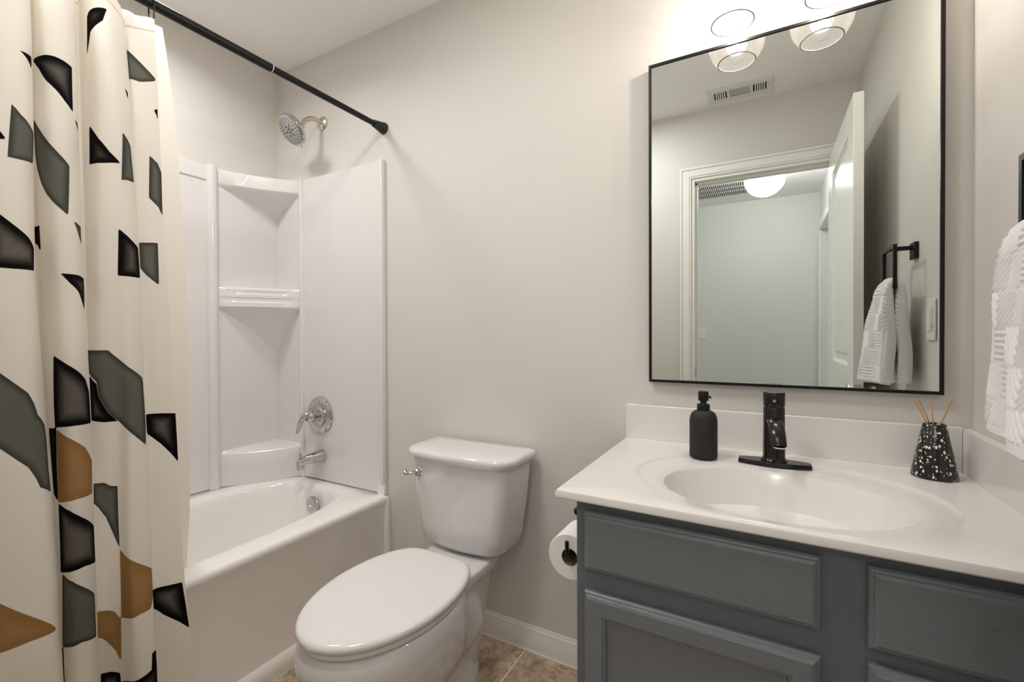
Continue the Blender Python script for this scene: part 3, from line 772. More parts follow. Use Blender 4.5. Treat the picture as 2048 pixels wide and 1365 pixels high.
CLOTH = cloth_material('printed_curtain_cotton', (0.86, 0.83, 0.775), True, 0.42)
LINER = cloth_material('curtain_liner_fabric', (0.86, 0.815, 0.745), False, 0.5)

cur = thing('shower_curtain', (RX, -1.1, 1.0), 'cream shower curtain printed with black, charcoal and ochre shapes', 'shower curtain')
NUC = len(CURTAIN_PATH)
us = np.linspace(0, NUC - 1, (NUC - 1) * 9 + 1)
ztop = 1.962
zs = np.linspace(0.10, ztop, 420)
P = cloth_surface(CURTAIN_PATH, us, zs)
mid = cloth_surface(CURTAIN_PATH, us, np.array([1.1]))[:, 0]
# arc length measured like the print was laid out (at 12 samples a span)
uf = np.linspace(0, NUC - 1, (NUC - 1) * 12 + 1)
mf = cloth_surface(CURTAIN_PATH, uf, np.array([1.1]))[:, 0]
arcf = np.concatenate([[0], np.cumsum(np.linalg.norm(np.diff(mf, axis=0), axis=1))])
arc = np.interp(us, uf, arcf)
# gentle creases and a top edge that sags between the hooks
hook_s = [arc[-1] - 0.012 - 0.165 * k for k in range(6)]
sag = np.array([min(1.0, min(abs(s - h) for h in hook_s) / 0.08) for s in arc])
fz = (zs - zs[0]) / (zs[-1] - zs[0])
P[..., 2] -= (0.016 * sag ** 1.5)[:, None] * (fz ** 12)[None, :]
rs = np.random.RandomState(4)
wob = sum(np.sin(arc[:, None] * f1 + zs[None, :] * f2 + ph) * a for f1, f2, ph, a in
          ((22, 5, 0.3, 0.0016), (40, 9, 2.0, 0.0010), (12, 14, 4.0, 0.0010), (70, 21, 1.0, 0.0005)))
P[..., 0] += wob
S_, Z_ = np.meshgrid(arc, zs, indexing='ij')
panel = grid_mesh('printed_panel', P, CLOTH, cur)
for key in 'KGN':
    sd = np.full(S_.shape, -1.0)
    for c, poly in CURTAIN_PRINT:
        if c == key: sd = np.maximum(sd, poly_sd(S_, Z_, poly))
    at = panel.data.attributes.new('sd' + key, 'FLOAT', 'POINT')
    at.data.foreach_set('value', sd.ravel().astype(np.float32))
# stitched hems: top band and the side seam
hem = cloth_surface(CURTAIN_PATH, us, np.linspace(1.925, 1.928, 2)); hem[..., 0] += 0.0012 + wob[:, -2:]
HEMM = mat('hem_stitching', (0.62, 0.56, 0.46), 0.9)
seam_u = np.linspace(NUC - 1 - 0.42, NUC - 1 - 0.36, 3)
grid_mesh('hem', hem, HEMM, cur)

# liner: same hooks, runs down inside the tub
lin_o = thing('shower_liner', (RX - 0.03, -1.1, 1.0), 'plain ivory liner hanging inside the tub behind the printed curtain', 'shower liner')
lu = np.linspace(0, 1, 150); lz = np.linspace(0.33, 1.965, 160)
U_, Zl = np.meshgrid(lu, lz, indexing='ij')
yend = np.interp(Zl, [0.33, 0.6, 1.0, 1.4, 1.7, 1.9, 1.965], LINER_Y)
Y_ = (YR + 0.03) + (yend - (YR + 0.03)) * U_
tuck = np.interp(Zl, [0.33, 0.55, 1.2, 1.965], [0.115, 0.098, 0.050, 0.014])
X_ = RX - tuck - 0.012 * (1 - np.cos(U_ * 2 * np.pi * 9)) * np.interp(U_, [0, 0.86, 0.95, 1], [1, 1, 0.3, 0.1])
grid_mesh('liner_panel', np.stack([X_, Y_, Zl], -1), LINER, lin_o)

# hooks on the rod (each one a thing)
HOOKY = []
for k, s in enumerate(hook_s):
    j = int(np.argmin(abs(arc - s)))
    HOOKY.append((float(P[j, -1, 0]), float(P[j, -1, 1]), float(P[j, -6, 2])))
for k, (hx, hy_, hz_) in enumerate(HOOKY):
    if k == 0: hy_ = -0.838
    pts = [(RX + 0.013, hy_, RZ - 0.045)] + [(RX + 0.0165 * math.cos(t), hy_, RZ + 0.0165 * math.sin(t)) for t in np.linspace(-0.35, math.pi + 0.5, 12)] + \
          [(RX - 0.012, hy_, RZ - 0.05), (RX - 0.002, hy_, RZ - 0.072), (RX + 0.008, hy_, RZ - 0.066)]
    o = obj('curtain_hook', tube(smooth_path(pts, 3), 0.0017, 8), BLACK)
    lab = ['black wire curtain hook nearest the shower head, at the free edge of the curtain', 'black wire curtain hook second from the free edge of the curtain',
           'black wire curtain hook third from the free edge of the curtain', 'black wire curtain hook fourth from the free edge of the curtain',
           'black wire curtain hook fifth from the free edge of the curtain', 'black wire curtain hook deepest along the rod behind the curtain folds'][k]
    tag(o, lab, 'hook', 'curtain hooks on the black rod')

# ================================================================ TOILET
TC = -1.325
to = thing('toilet', (TC, -0.4, 0), 'white two-piece toilet with an elongated bowl and closed lid', 'toilet')


def egg(z, a, yf, yb, yc, nb=3.2, taper=0.24, dx=0, N=72, nf=2.0):
    out = []
    for j in range(N):
        t = 2 * math.pi * j / N
        c, s = math.cos(t), math.sin(t)
        if s <= 0:      # front half (towards -Y)
            L_ = yc - yf
            r = (abs(c / a) ** nf + abs(s / L_) ** nf) ** (-1 / nf)
            out.append((TC + dx + r * c, yc + r * s, z))
        else:
            L_ = yb - yc
            r = (abs(c / a) ** nb + abs(s / L_) ** nb) ** (-1 / nb)
            yy = r * s; xx = r * c * (1 - taper * (yy / L_) ** 2)
            out.append((TC + dx + xx, yc + yy, z))
    return out


bowl = [egg(0.10, 0.095, -0.56, -0.25, -0.40), egg(0.135, 0.125, -0.64, -0.25, -0.42), egg(0.18, 0.152, -0.70, -0.26, -0.45), egg(0.235, 0.172, -0.742, -0.27, -0.47),
        egg(0.29, 0.184, -0.764, -0.28, -0.485), egg(0.335, 0.187, -0.770, -0.285, -0.49), egg(0.365, 0.184, -0.766, -0.288, -0.495), egg(0.378, 0.178, -0.757, -0.29, -0.50), egg(0.382, 0.168, -0.745, -0.295, -0.50)]
ped = [egg(0.0, 0.112, -0.60, -0.13, -0.40, 2.6, 0.1), egg(0.028, 0.110, -0.60, -0.13, -0.40, 2.6, 0.1), egg(0.040, 0.098, -0.585, -0.145, -0.40, 2.6, 0.1), egg(0.09, 0.088, -0.57, -0.15, -0.40, 2.6, 0.1), egg(0.16, 0.088, -0.56, -0.15, -0.40)]
rr = lambda z, hw, y0, y1, n=6, cx=TC: sup(cx, (y0 + y1) / 2, hw, (y1 - y0) / 2, z, n, 72)
trap = [rr(0.03, 0.070, -0.34, -0.13, 3), rr(0.14, 0.078, -0.36, -0.10, 3), rr(0.26, 0.088, -0.38, -0.07, 3), rr(0.335, 0.100, -0.40, -0.09, 4)]
trapw = [rr(0.12, 0.085, -0.33, -0.19, 2.4), rr(0.17, 0.118, -0.34, -0.18, 2.4), rr(0.22, 0.128, -0.34, -0.17, 2.4), rr(0.27, 0.118, -0.33, -0.18, 2.4), rr(0.31, 0.09, -0.32, -0.19, 2.4)]
deck = [rr(0.325, 0.100, -0.34, -0.100, 4), rr(0.345, 0.116, -0.35, -0.085, 5), rr(0.374, 0.121, -0.355, -0.080, 6), rr(0.382, 0.116, -0.35, -0.085, 6)]
obj('bowl', merge(loft(bowl), loft(ped), loft(trap), loft(trapw), loft(deck)), CERAM, parent=to, smooth=60)
seat = [egg(0.384, 0.168, -0.748, -0.300, -0.50), egg(0.388, 0.178, -0.757, -0.296, -0.50), egg(0.398, 0.178, -0.757, -0.296, -0.50), egg(0.401, 0.172, -0.751, -0.30, -0.50)]
obj('seat', loft(seat), SEATM, parent=to, smooth=50)
lid = [egg(0.4025, 0.174, -0.755, -0.288, -0.50, 6, 0.30), egg(0.4045, 0.181, -0.763, -0.284, -0.50, 6, 0.30), egg(0.410, 0.185, -0.768, -0.281, -0.50, 6, 0.30), egg(0.417, 0.1845, -0.767, -0.281, -0.50, 6, 0.30), egg(0.4225, 0.180, -0.762, -0.285, -0.50, 6, 0.30),
       egg(0.4250, 0.172, -0.752, -0.292, -0.50, 6, 0.30), egg(0.4262, 0.150, -0.72, -0.31, -0.50, 6, 0.30), egg(0.4268, 0.08, -0.62, -0.40, -0.50, 4)]
obj('lid', loft(lid), SEATM, parent=to, smooth=50)
for s in (-1, 1):
    obj('lid_hinge', lathe([(0.012, 0), (0.013, 0.010), (0.010, 0.016), (0, 0.018)], (TC + s * 0.075, -0.262, 0.381), 20, None, True, False), SEATM, parent=to)


def tankring(z, hw, yf, yb, rf=0.05, bow=0.018, N=12):
    """rounded rectangle, big radii at the front corners, front slightly bowed"""
    pts = []
    def arc(cx, cy, r, a0, a1):
        for k in range(N + 1):
            t = R(a0 + (a1 - a0) * k / N); pts.append((cx + r * math.cos(t), cy + r * math.sin(t)))
    rb = 0.018
    arc(hw - rb, yb - rb, rb, 0, 90); arc(-hw + rb, yb - rb, rb, 90, 180)
    arc(-hw + rf, yf + rf, rf, 180, 265)
    for k in range(1, 8):
        x = (-hw + rf) + (2 * (hw - rf)) * k / 8
        pts.append((x, yf - bow * (1 - (x / (hw - rf)) ** 2) * 0.6))
    arc(hw - rf, yf + rf, rf, 275, 360)
    return [(TC - 0.003 + x, y, z) for x, y in pts]


tk = [tankring(0.386, 0.120, -0.165, -0.060, 0.045), tankring(0.392, 0.150, -0.185, -0.045, 0.05), tankring(0.410, 0.166, -0.198, -0.038, 0.055), tankring(0.45, 0.176, -0.203, -0.036, 0.055),
      tankring(0.56, 0.191, -0.208, -0.033, 0.055), tankring(0.665, 0.201, -0.212, -0.030, 0.055), tankring(0.693, 0.201, -0.212, -0.030, 0.055)]
obj('tank', loft(tk), CERAM, parent=to, smooth=50)
tl = [tankring(0.689, 0.200, -0.213, -0.028, 0.06), tankring(0.692, 0.211, -0.224, -0.022, 0.07), tankring(0.704, 0.219, -0.232, -0.018, 0.075), tankring(0.716, 0.220, -0.233, -0.018, 0.075),
      tankring(0.724, 0.214, -0.227, -0.022, 0.072), tankring(0.728, 0.200, -0.213, -0.032, 0.066), tankring(0.7295, 0.150, -0.17, -0.07, 0.05)]
obj('tank_lid', loft(tl), CERAM, parent=to, smooth=50)
lvx, lvz = TC - 0.152, 0.645
fl_ = obj('flush_lever', merge(lathe([(0.0, -0.004), (0.017, -0.004), (0.017, 0.006), (0.012, 0.010), (0.012, 0.020), (0.009, 0.024), (0, 0.025)], (lvx, -0.206, lvz), 24, (0, -1, 0), False, False),
                 tube(smooth_path([(lvx, -0.224, lvz), (lvx - 0.012, -0.236, lvz), (lvx - 0.028, -0.243, lvz - 0.002), (lvx - 0.040, -0.240, lvz + 0.004)], 6), [0.006] * 6 + [0.0065] * 7 + [0.008] * 5 + [0.006], 12, flat=(1, 0.8))),
    CHROME, parent=to, label='chrome flush lever')
for s in (-1, 1):
    obj('bolt_cap', lathe([(0.013, 0), (0.013, 0.008), (0.008, 0.018), (0, 0.020)], (TC + s * 0.092, -0.33, 0.028), 18, None, True, False), CERAM, parent=to)

# ================================================================ VANITY
VX0, VX1, VF = -0.766, -0.003, -0.530
van = thing('vanity_cabinet', (-0.385, -0.27, 0), 'charcoal grey painted vanity cabinet under the white sink top', 'cabinet')
TK = 0.10
carc = merge(box(VX0, VX0 + 0.016, VF + 0.019, -0.003, 0, 0.779), box(VX1 - 0.016, VX1, VF + 0.019, -0.003, 0, 0.779), box(VX0 + 0.016, VX1 - 0.016, VF + 0.019, -0.003, TK, TK + 0.016),
             box(VX0 + 0.016, VX1 - 0.016, -0.012, -0.003, TK + 0.016, 0.779), box(-0.314, -0.298, VF + 0.019, -0.012, TK + 0.016, 0.62),
             box(VX0, VX0 + 0.034, VF, VF + 0.019, TK, 0.779), box(VX1 - 0.03, VX1, VF, VF + 0.019, TK, 0.779), box(-0.356, -0.258, VF, VF + 0.019, TK, 0.779),
             box(VX0 + 0.034, -0.356, VF, VF + 0.019, 0.740, 0.779), box(-0.258, VX1 - 0.03, VF, VF + 0.019, 0.740, 0.779),
             box(VX0 + 0.034, -0.356, VF, VF + 0.019, TK, 0.14), box(-0.258, VX1 - 0.03, VF, VF + 0.019, TK, 0.14),
             box(VX0 + 0.034, -0.356, VF, VF + 0.019, 0.575, 0.650), box(-0.258, VX1 - 0.03, VF, VF + 0.019, 0.59, 0.64), box(-0.258, VX1 - 0.03, VF, VF + 0.019, 0.33, 0.38),
             box(VX0 + 0.02, VX1, VF + 0.08, VF + 0.095, 0, TK))
obj('carcass', carc, CABIN, parent=van, smooth=0)


def slab_front(name, x0, x1, z0, z1, panel=False):
    """overlay front with a moulded edge; optional recessed panel"""
    y0 = VF - 0.0005; t = 0.019
    def rg(ins, y): return [(x0 + ins, y, z0 + ins), (x1 - ins, y, z0 + ins), (x1 - ins, y, z1 - ins), (x0 + ins, y, z1 - ins)]
    rgs = [rg(0, y0), rg(0, y0 - 0.009), rg(0.0025, y0 - 0.0125), rg(0.006, y0 - 0.014), rg(0.0075, y0 - 0.0165), rg(0.0105, y0 - t + 0.001), rg(0.0125, y0 - t)]
    if panel:
        rgs += [rg(0.040, y0 - t), rg(0.042, y0 - t + 0.003), rg(0.046, y0 - t + 0.004), rg(0.048, y0 - t + 0.011), rg(0.052, y0 - t + 0.012)]
    return obj(name, loft(rgs), CAB, parent=van, smooth=25)


slab_front('false_drawer_front', -0.746, -0.338, 0.635, 0.757)
slab_front('cabinet_door', -0.746, -0.338, 0.125, 0.592, True)
slab_front('drawer_front', -0.277, -0.018, 0.627, 0.757)
slab_front('drawer_front', -0.277, -0.018, 0.365, 0.603)
slab_front('drawer_front', -0.277, -0.018, 0.125, 0.342)

ZC = 0.800
CX0, CX1, CY0, CY1 = -0.800, -0.001, -0.566, -0.001
vt = thing('sink_counter', (-0.4, -0.28, 0.78), 'white cultured-marble vanity top with an oval sink moulded into it', 'countertop')
cx_, cy_ = -0.400, -0.315
ang = corner_angles(cx_, cy_, CX0, CX1, CY0, CY1, 200)
RC = lambda ins, z: rect_by_angle(cx_, cy_, CX0 + ins, CX1 - (0 if ins else 0), CY0 + ins, CY1, z, ang)
O = lambda a, b, z, n=2.0, dx=0, dy=0: sup(cx_ + dx, cy_ + dy, a, b, z, n, ang=ang)
rings = [RC(0.03, ZC - 0.018), RC(0.003, ZC - 0.018), RC(0, ZC - 0.015), RC(0, ZC - 0.004), RC(0.0015, ZC - 0.001), RC(0.004, ZC),
         O(0.293, 0.228, ZC), O(0.289, 0.225, ZC - 0.0008), O(0.284, 0.221, ZC - 0.0042), O(0.280, 0.218, ZC - 0.0052), O(0.255, 0.195, ZC - 0.0062, 2, 0, -0.012),
         O(0.232, 0.176, ZC - 0.0075, 2, 0, -0.022), O(0.222, 0.168, ZC - 0.012, 2, 0, -0.026), O(0.217, 0.164, ZC - 0.024, 2, 0, -0.028), O(0.210, 0.157, ZC - 0.05, 2, 0, -0.03), O(0.190, 0.140, ZC - 0.090, 2, 0, -0.03), O(0.135, 0.098, ZC - 0.115, 2, 0, -0.03), O(0.07, 0.05, ZC - 0.130, 2, 0, -0.03), O(0.02, 0.02, ZC - 0.132, 2, 0, -0.03)]
# deepen: shift below worktop is inside the cabinet
obj('worktop', loft(rings, False, True), MARBLE, parent=vt, smooth=30)
obj('drain', lathe([(0.0, 0.0), (0.022, 0.0), (0.023, 0.003), (0.016, 0.004), (0.0, 0.002)], (cx_, cy_ - 0.03, ZC - 0.1315), 28, None, False, False), BLACKF, parent=vt)


def splash(x0, x1, y0, y1, z0, z1):
    return box(x0, x1, y0, y1, z0, z1)


obj('backsplash', splash(CX0 + 0.0, -0.0217, -0.0215, -0.001, ZC - 0.001, ZC + 0.104), MARBLE, parent=vt, bevel=0.0025, seg=3)
obj('side_splash', splash(-0.0215, -0.001, -0.550, -0.0225 + 0.02, ZC - 0.001, ZC + 0.1005), MARBLE, parent=vt, bevel=0.0025, seg=3)

# ---------------------------------------------------------------- faucet
fx, fy = -0.399, -0.128
fa = thing('faucet', (fx, fy, ZC), 'black single-hole faucet on a long deck plate behind the sink', 'faucet')
dk = []
for zz, ins in ((ZC - 0.0055, 0.0), (ZC + 0.0035, 0.0), (ZC + 0.0055, 0.0015)):
    hw, hd_ = 0.079 - ins, 0.027 - ins
    pts = []
    for t in np.linspace(0, 2 * math.pi, 64, endpoint=False):
        c, s = math.cos(t), math.sin(t)
        x = hw * max(-1, min(1, c * 1.18))
        k = 1 - 0.52 * (abs(x) / hw) ** 2.0
        pts.append((fx + x, fy + hd_ * max(-1, min(1, s * 1.9)) * k, zz))
    dk.append(pts)
obj('deck_plate', loft(dk), BLACKF, parent=fa, smooth=40)
obj('body', merge(lathe([(0.029, 0.0), (0.029, 0.004), (0.0255, 0.008), (0.0245, 0.012), (0.0235, 0.132), (0.0222, 0.135)], (fx, fy, ZC + 0.005), 40)), BLACKF, parent=fa)
obj('handle', merge(lathe([(0.0232, 0.0), (0.0240, 0.002), (0.0240, 0.033), (0.0225, 0.0355), (0.0, 0.0358)], (fx, fy, ZC + 0.1415), 40, None, True, False)), BLACKF, parent=fa)
obj('handle_pin', tube([(fx, fy - 0.022, ZC + 0.163), (fx, fy - 0.046, ZC + 0.160)], 0.0038, 12), CHROME, parent=fa, label='small steel handle pin')
spp = smooth_path([(fx, fy - 0.006, ZC + 0.100), (fx, fy - 0.030, ZC + 0.108), (fx + 0.003, fy - 0.055, ZC + 0.104), (fx + 0.007, fy - 0.077, ZC + 0.084), (fx + 0.009, fy - 0.087, ZC + 0.060)], 7)
obj('spout', tube(spp, [0.0165] * len(spp), 20, flat=(1.0, 0.62)), BLACKF, parent=fa)
obj('aerator', lathe([(0.0125, 0), (0.0125, 0.003)], (fx + 0.0095, fy - 0.0885, ZC + 0.057), 24), CHROME, parent=fa, label='bright ring at the spout outlet')

# ---------------------------------------------------------------- soap dispenser
sx, sy = -0.561, -0.141
sz = ZC - 0.004
so = thing('soap_dispenser', (sx, sy, sz), 'matte black pump soap bottle left of the faucet', 'soap dispenser')
obj('bottle', lathe([(0.030, 0), (0.0335, 0.002), (0.0345, 0.007), (0.0345, 0.098), (0.033, 0.108), (0.029, 0.117), (0.022, 0.123), (0.016, 0.1255), (0.0, 0.1255)], (sx, sy, sz), 48, None, True, False), STONEB, parent=so, smooth=40)
obj('collar', lathe([(0.0155, 0.1250), (0.0160, 0.127), (0.0160, 0.139), (0.0150, 0.141), (0.009, 0.1415), (0.0075, 0.146), (0.009, 0.150), (0.0, 0.150)], (sx, sy, sz), 32, None, True, False), BLACK, parent=so)
nd = Vector((0.75, -0.66, 0)).normalized()
q0 = Vector((sx, sy, sz + 0.163))
obj('pump_head', merge(lathe([(0.010, 0.149), (0.0125, 0.150), (0.0130, 0.153), (0.0130, 0.171), (0.0115, 0.175), (0.0, 0.1765)], (sx, sy, sz), 32, None, True, False),
                       tube(smooth_path([q0, q0 + nd * 0.018 + Vector((0, 0, 0.001)), q0 + nd * 0.026 + Vector((0, 0, -0.003))], 4), 0.0030, 10)), BLACK, parent=so)

# ---------------------------------------------------------------- reed diffuser
dx_, dy_ = -0.088, -0.090
di = thing('reed_diffuser', (dx_, dy_, ZC), 'black cone diffuser flecked with white, holding thin reeds', 'reed diffuser')
obj('vessel', lathe([(0.038, 0), (0.0405, 0.002), (0.0405, 0.005), (0.0205, 0.117), (0.0185, 0.120), (0.0155, 0.1195), (0.0150, 0.105), (0.0, 0.102)], (dx_, dy_, ZC), 56, None, True, False), TERRA, parent=di, smooth=40)
REEDS = [((-0.118, -0.066, 0.970), (-0.1005, -0.086, 0.920)), ((-0.118, -0.102, 0.974), (-0.0975, -0.097, 0.920)),
         ((-0.088, -0.062, 0.969), (-0.089, -0.085, 0.920)), ((-0.062, -0.102, 0.977), (-0.079, -0.096, 0.920))]
for tip, mouth in REEDS:
    top_, m_ = Vector(tip), Vector(mouth)
    bot = m_ + (m_ - top_) * 0.12
    obj('reed', tube([bot, top_], 0.0014, 8), REED, parent=di)

# ---------------------------------------------------------------- mirror
mi = thing('wall_mirror', (-0.3915, -0.012, 1.456), 'tall rectangular wall mirror in a thin black frame above the sink', 'mirror')
MX0, MX1, MZ0, MZ1 = -0.7278, -0.0550, 0.9773, 1.9352
obj('frame', merge(frame_xz(MX0, MX1, MZ0, MZ1, 0.0078, -0.0255, -0.004), box(MX0 + 0.004, MX1 - 0.004, -0.010, -0.004, MZ0 + 0.004, MZ1 - 0.004)), BLACK, parent=mi, smooth=0, bevel=0.0006)
obj('mirror_glass', box(MX0 + 0.005, MX1 - 0.005, -0.0220, -0.0105, MZ0 + 0.005, MZ1 - 0.005), MIRROR, parent=mi, smooth=0)

# ---------------------------------------------------------------- vanity light
vl = thing('vanity_light', (-0.39, -0.02, 2.12), 'two-bulb vanity light with open clear glass globe shades over the mirror', 'wall lamp')
obj('backplate', box(-0.52, -0.26, -0.024, -0.0005, 2.075, 2.165), BLACK, parent=vl, bevel=0.004)
for sxp in (-0.4935, -0.2840):
    SY, SZ = -0.118, 1.985
    obj('arm', tube(smooth_path([(sxp, -0.02, 2.12), (sxp, -0.07, 2.13), (sxp, -0.112, 2.115), (sxp, SY, 2.09)], 6), 0.007, 12), BLACK, parent=vl)
    obj('socket', lathe([(0.018, 0.0), (0.021, 0.002), (0.021, 0.045), (0.012, 0.052)], (sxp, SY, 2.045), 24), SOCKET, parent=vl)
    prof = []
    for k in range(26):
        t = R(-48 + (90 - 14 + 48) * k / 25)
        prof.append((0.076 * math.cos(t), 0.076 * math.sin(t)))
    inner = [(r_ - 0.0016, h_) for r_, h_ in prof[::-1]]
    shade = obj('glass_shade', lathe(prof + inner, (sxp, SY, SZ), 56, None, False, False), SHADEG, parent=vl, smooth=60)
    rimr, rimz = prof[0]
    obj('shade_rim', lathe([(rimr + 0.0008, rimz - 0.0008), (rimr + 0.0008, rimz + 0.0008), (rimr - 0.0022, rimz + 0.0008), (rimr - 0.0022, rimz - 0.0008), (rimr + 0.0008, rimz - 0.0008)], (sxp, SY, SZ), 56, None, False, False),
        SHADERIM, parent=shade, smooth=60)
    bulb = obj('light_bulb', lathe([(0.012, 0.050), (0.014, 0.035), (0.022, 0.015), (0.0275, -0.006), (0.0275, -0.022), (0.021, -0.036), (0.009, -0.043), (0.0, -0.044)], (sxp, SY, SZ + 0.01), 32, None, False, False), BULBG, parent=vl, smooth=60)
    fs = []
    for k in range(4):
        t = math.pi / 4 + k * math.pi / 2
        fs.append(tube([(sxp + 0.010 * math.cos(t), SY + 0.010 * math.sin(t), SZ + 0.035), (sxp + 0.006 * math.cos(t), SY + 0.006 * math.sin(t), SZ - 0.018)], 0.0013, 8))
    obj('filament', merge(*fs), FILAM, parent=bulb)
    light('bulb_light', 'POINT', (sxp, SY, SZ + 0.005), BULB_W, (1.0, 0.955, 0.90), 0.011)

# ---------------------------------------------------------------- toilet paper
RXc, RZc = -0.835, 0.578
tp = thing('toilet_paper_roll', (RXc, -0.35, RZc), 'white toilet paper roll hanging beside the vanity cabinet', 'toilet paper')
def ringy(r, y): return [(RXc + r * math.cos(2 * math.pi * j / 56), y, RZc + r * math.sin(2 * math.pi * j / 56)) for j in range(56)]
obj('paper', loft([ringy(0.021, -0.402), ringy(0.054, -0.402), ringy(0.0560, -0.400), ringy(0.0560, -0.303), ringy(0.054, -0.301), ringy(0.021, -0.301)], False, False), PAPER, parent=tp, smooth=40)
obj('core', merge(loft([ringy(0.0205, -0.4015), ringy(0.0205, -0.3015)], False, False), loft([ringy(0.0195, -0.4015), ringy(0.0195, -0.3015)], False, False)), CARD, parent=tp)
hp = thing('toilet_paper_holder', (-0.766, -0.282, 0.645), 'black toilet paper holder arm on the vanity side', 'toilet paper holder')
obj('mount_plate', lathe([(0.022, 0.0005), (0.022, 0.006), (0.012, 0.010)], (-0.766, -0.282, 0.645), 28, (-1, 0, 0)), BLACK, parent=hp)
obj('arm', merge(tube([(-0.770, -0.282, 0.645), (-0.858, -0.282, 0.645)], 0.0075, 14),
                 lathe([(0.0105, 0), (0.0105, 0.012), (0.008, 0.015)], (-0.853, -0.282, 0.645), 20, (-1, 0, 0)),
                 tube(smooth_path([(-0.838, -0.282, 0.645), (-0.836, -0.282, 0.61), (-0.835, -0.286, 0.594), (-0.835, -0.305, 0.5929), (-0.835, -0.36, 0.5929), (-0.835, -0.408, 0.5929), (-0.835, -0.417, 0.596), (-0.835, -0.419, 0.608), (-0.835, -0.419, 0.624)], 5), 0.0048, 12)), BLACK, parent=hp)

# ---------------------------------------------------------------- towel ring and towel
tr_ = thing('towel_ring', (0, -0.49, 1.383), 'square black towel ring on the wall by the mirror', 'towel holder')
obj('mount_plate', box(-0.012, -0.0005, -0.516, -0.464, 1.357, 1.409), BLACK, parent=tr_, bevel=0.0015)
obj('post', box(-0.066, -0.011, -0.4965, -0.4835, 1.3865, 1.3995), BLACK, parent=tr_, bevel=0.001)
rx0, rx1 = -0.0715, -0.0615
ry0, ry1, rz0, rz1 = -0.575, -0.420, 1.262, 1.399
obj('ring', merge(box(rx0, rx1, ry0, ry1, rz1 - 0.01, rz1), box(rx0, rx1, ry0, ry1, rz0, rz0 + 0.01), box(rx0, rx1, ry0, ry0 + 0.01, rz0 + 0.01, rz1 - 0.01), box(rx0, rx1, ry1 - 0.01, ry1, rz0 + 0.01, rz1 - 0.01)), BLACK, parent=tr_, smooth=0)


def towel():
    """draped flap over the lower bar of the ring; closed thick sheet with a woven rib relief"""
    xb, zb = -0.0665, 1.267
    near_f = [(-.079, .962), (-.079, 1.0), (-.079, 1.08), (-.079, 1.16), (-.079, 1.225), (-.079, 1.262)]
    far_f = [(-.120, .952), (-.116, 1.0), (-.106, 1.08), (-.096, 1.16), (-.088, 1.225), (-.083, 1.262)]
    back = [(-.0665, 1.288), (-.052, 1.262), (-.049, 1.225), (-.046, 1.16), (-.043, 1.08), (-.040, 1.0), (-.040, .962)]
    K = 30
    pn = smooth_path([(a, 0, b) for a, b in near_f + back], K); pf = smooth_path([(a, 0, b) for a, b in far_f + back], K)
    n = len(pn); ny = 112
    L = [0]
    for i in range(1, n): L.append(L[-1] + (pn[i] - pn[i - 1]).length)
    V = np.zeros((2, n, ny, 3))
    tot = L[-1]
    for i in range(n):
        s = L[i]; d = min(s, tot - s) / (tot / 2)       # 0 at hem, 1 at bar
        th = float(np.interp(d, [0, 0.6, 0.85, 1], [0.0165, 0.0165, 0.012, 0.008]))
        y_near = np.interp(d, [0, 0.35, 0.75, 1], [-0.400, -0.404, -0.412, -0.424])
        y_far = np.interp(d, [0, 0.35, 0.75, 1], [-0.625, -0.612, -0.585, -0.566])
        a, b = pn[i], pf[i]
        dn = (pn[min(i + 1, n - 1)] - pn[max(i - 1, 0)]).normalized()
        nrm = Vector((dn.z, 0, -dn.x))   # outward
        if i < n / 2 and nrm.x > 0: nrm = -nrm
        for j in range(ny):
            t = j / (ny - 1)
            y = y_near + (y_far - y_near) * t
            c = a.lerp(b, t)
            # soft vertical folds that grow towards the hem
            fold = 0.004 * (1 - d) * math.sin(t * math.pi * 3.2 + (0.6 if s < tot / 2 else 2.0)) + 0.0025 * math.sin(t * 9 + s * 30)
            bu, bv = s / 0.056, (y + 1) / 0.056
            ci, cj = math.floor(bu), math.floor(bv + 0.37 * (ci_off(ci := math.floor(bu))))
            fu, fv = bu - ci, (bv + 0.37 * ci_off(ci)) - cj
            kind = (ci * 7 + cj * 13) % 4
            ph = {0: fu * 6, 1: fv * 6, 2: (fu + fv) * 4.2, 3: (fu - fv) * 4.2}[kind]
            edge = min(fu, 1 - fu, fv, 1 - fv)
            rib = (0.5 + 0.5 * math.cos(2 * math.pi * ph)) * min(1, edge * 9 + 0.5)
            if s < 0.018 or s > tot - 0.018: rib = 0.35
            hh = th * (min(1, (min(t, 1 - t) * 22 + 0.05)) ** 0.5) + 0.0032 * rib
            hi = -th * (min(1, (min(t, 1 - t) * 22 + 0.05)) ** 0.5)
            if s < 0.006 or s > tot - 0.006: hh *= 0.45; hi *= 0.45
            base = Vector((c.x, y, c.z)) + nrm * fold
            
            V[0, i, j] = base + nrm * hh; V[1, i, j] = base + nrm * hi
    verts = [tuple(v) for v in V.reshape(-1, 3)]
    F = []
    id_ = lambda s, i, j: s * n * ny + i * ny + j
    for i in range(n - 1):
        for j in range(ny - 1):
            F.append((id_(0, i, j), id_(0, i + 1, j), id_(0, i + 1, j + 1), id_(0, i, j + 1)))
            F.append((id_(1, i, j), id_(1, i, j + 1), id_(1, i + 1, j + 1), id_(1, i + 1, j)))
        for j in (0, ny - 1): F.append((id_(0, i, j), id_(1, i, j), id_(1, i + 1, j), id_(0, i + 1, j)))
    for j in range(ny - 1):
        for i in (0, n - 1): F.append((id_(0, i, j), id_(0, i, j + 1), id_(1, i, j + 1), id_(1, i, j)))
    return verts, F


def ci_off(k): return (k * 37 % 11) / 4.0


o = obj('hand_towel', towel(), TOWELM, smooth=80)
tag(o, 'white ribbed hand towel draped through the black towel ring', 'towel')

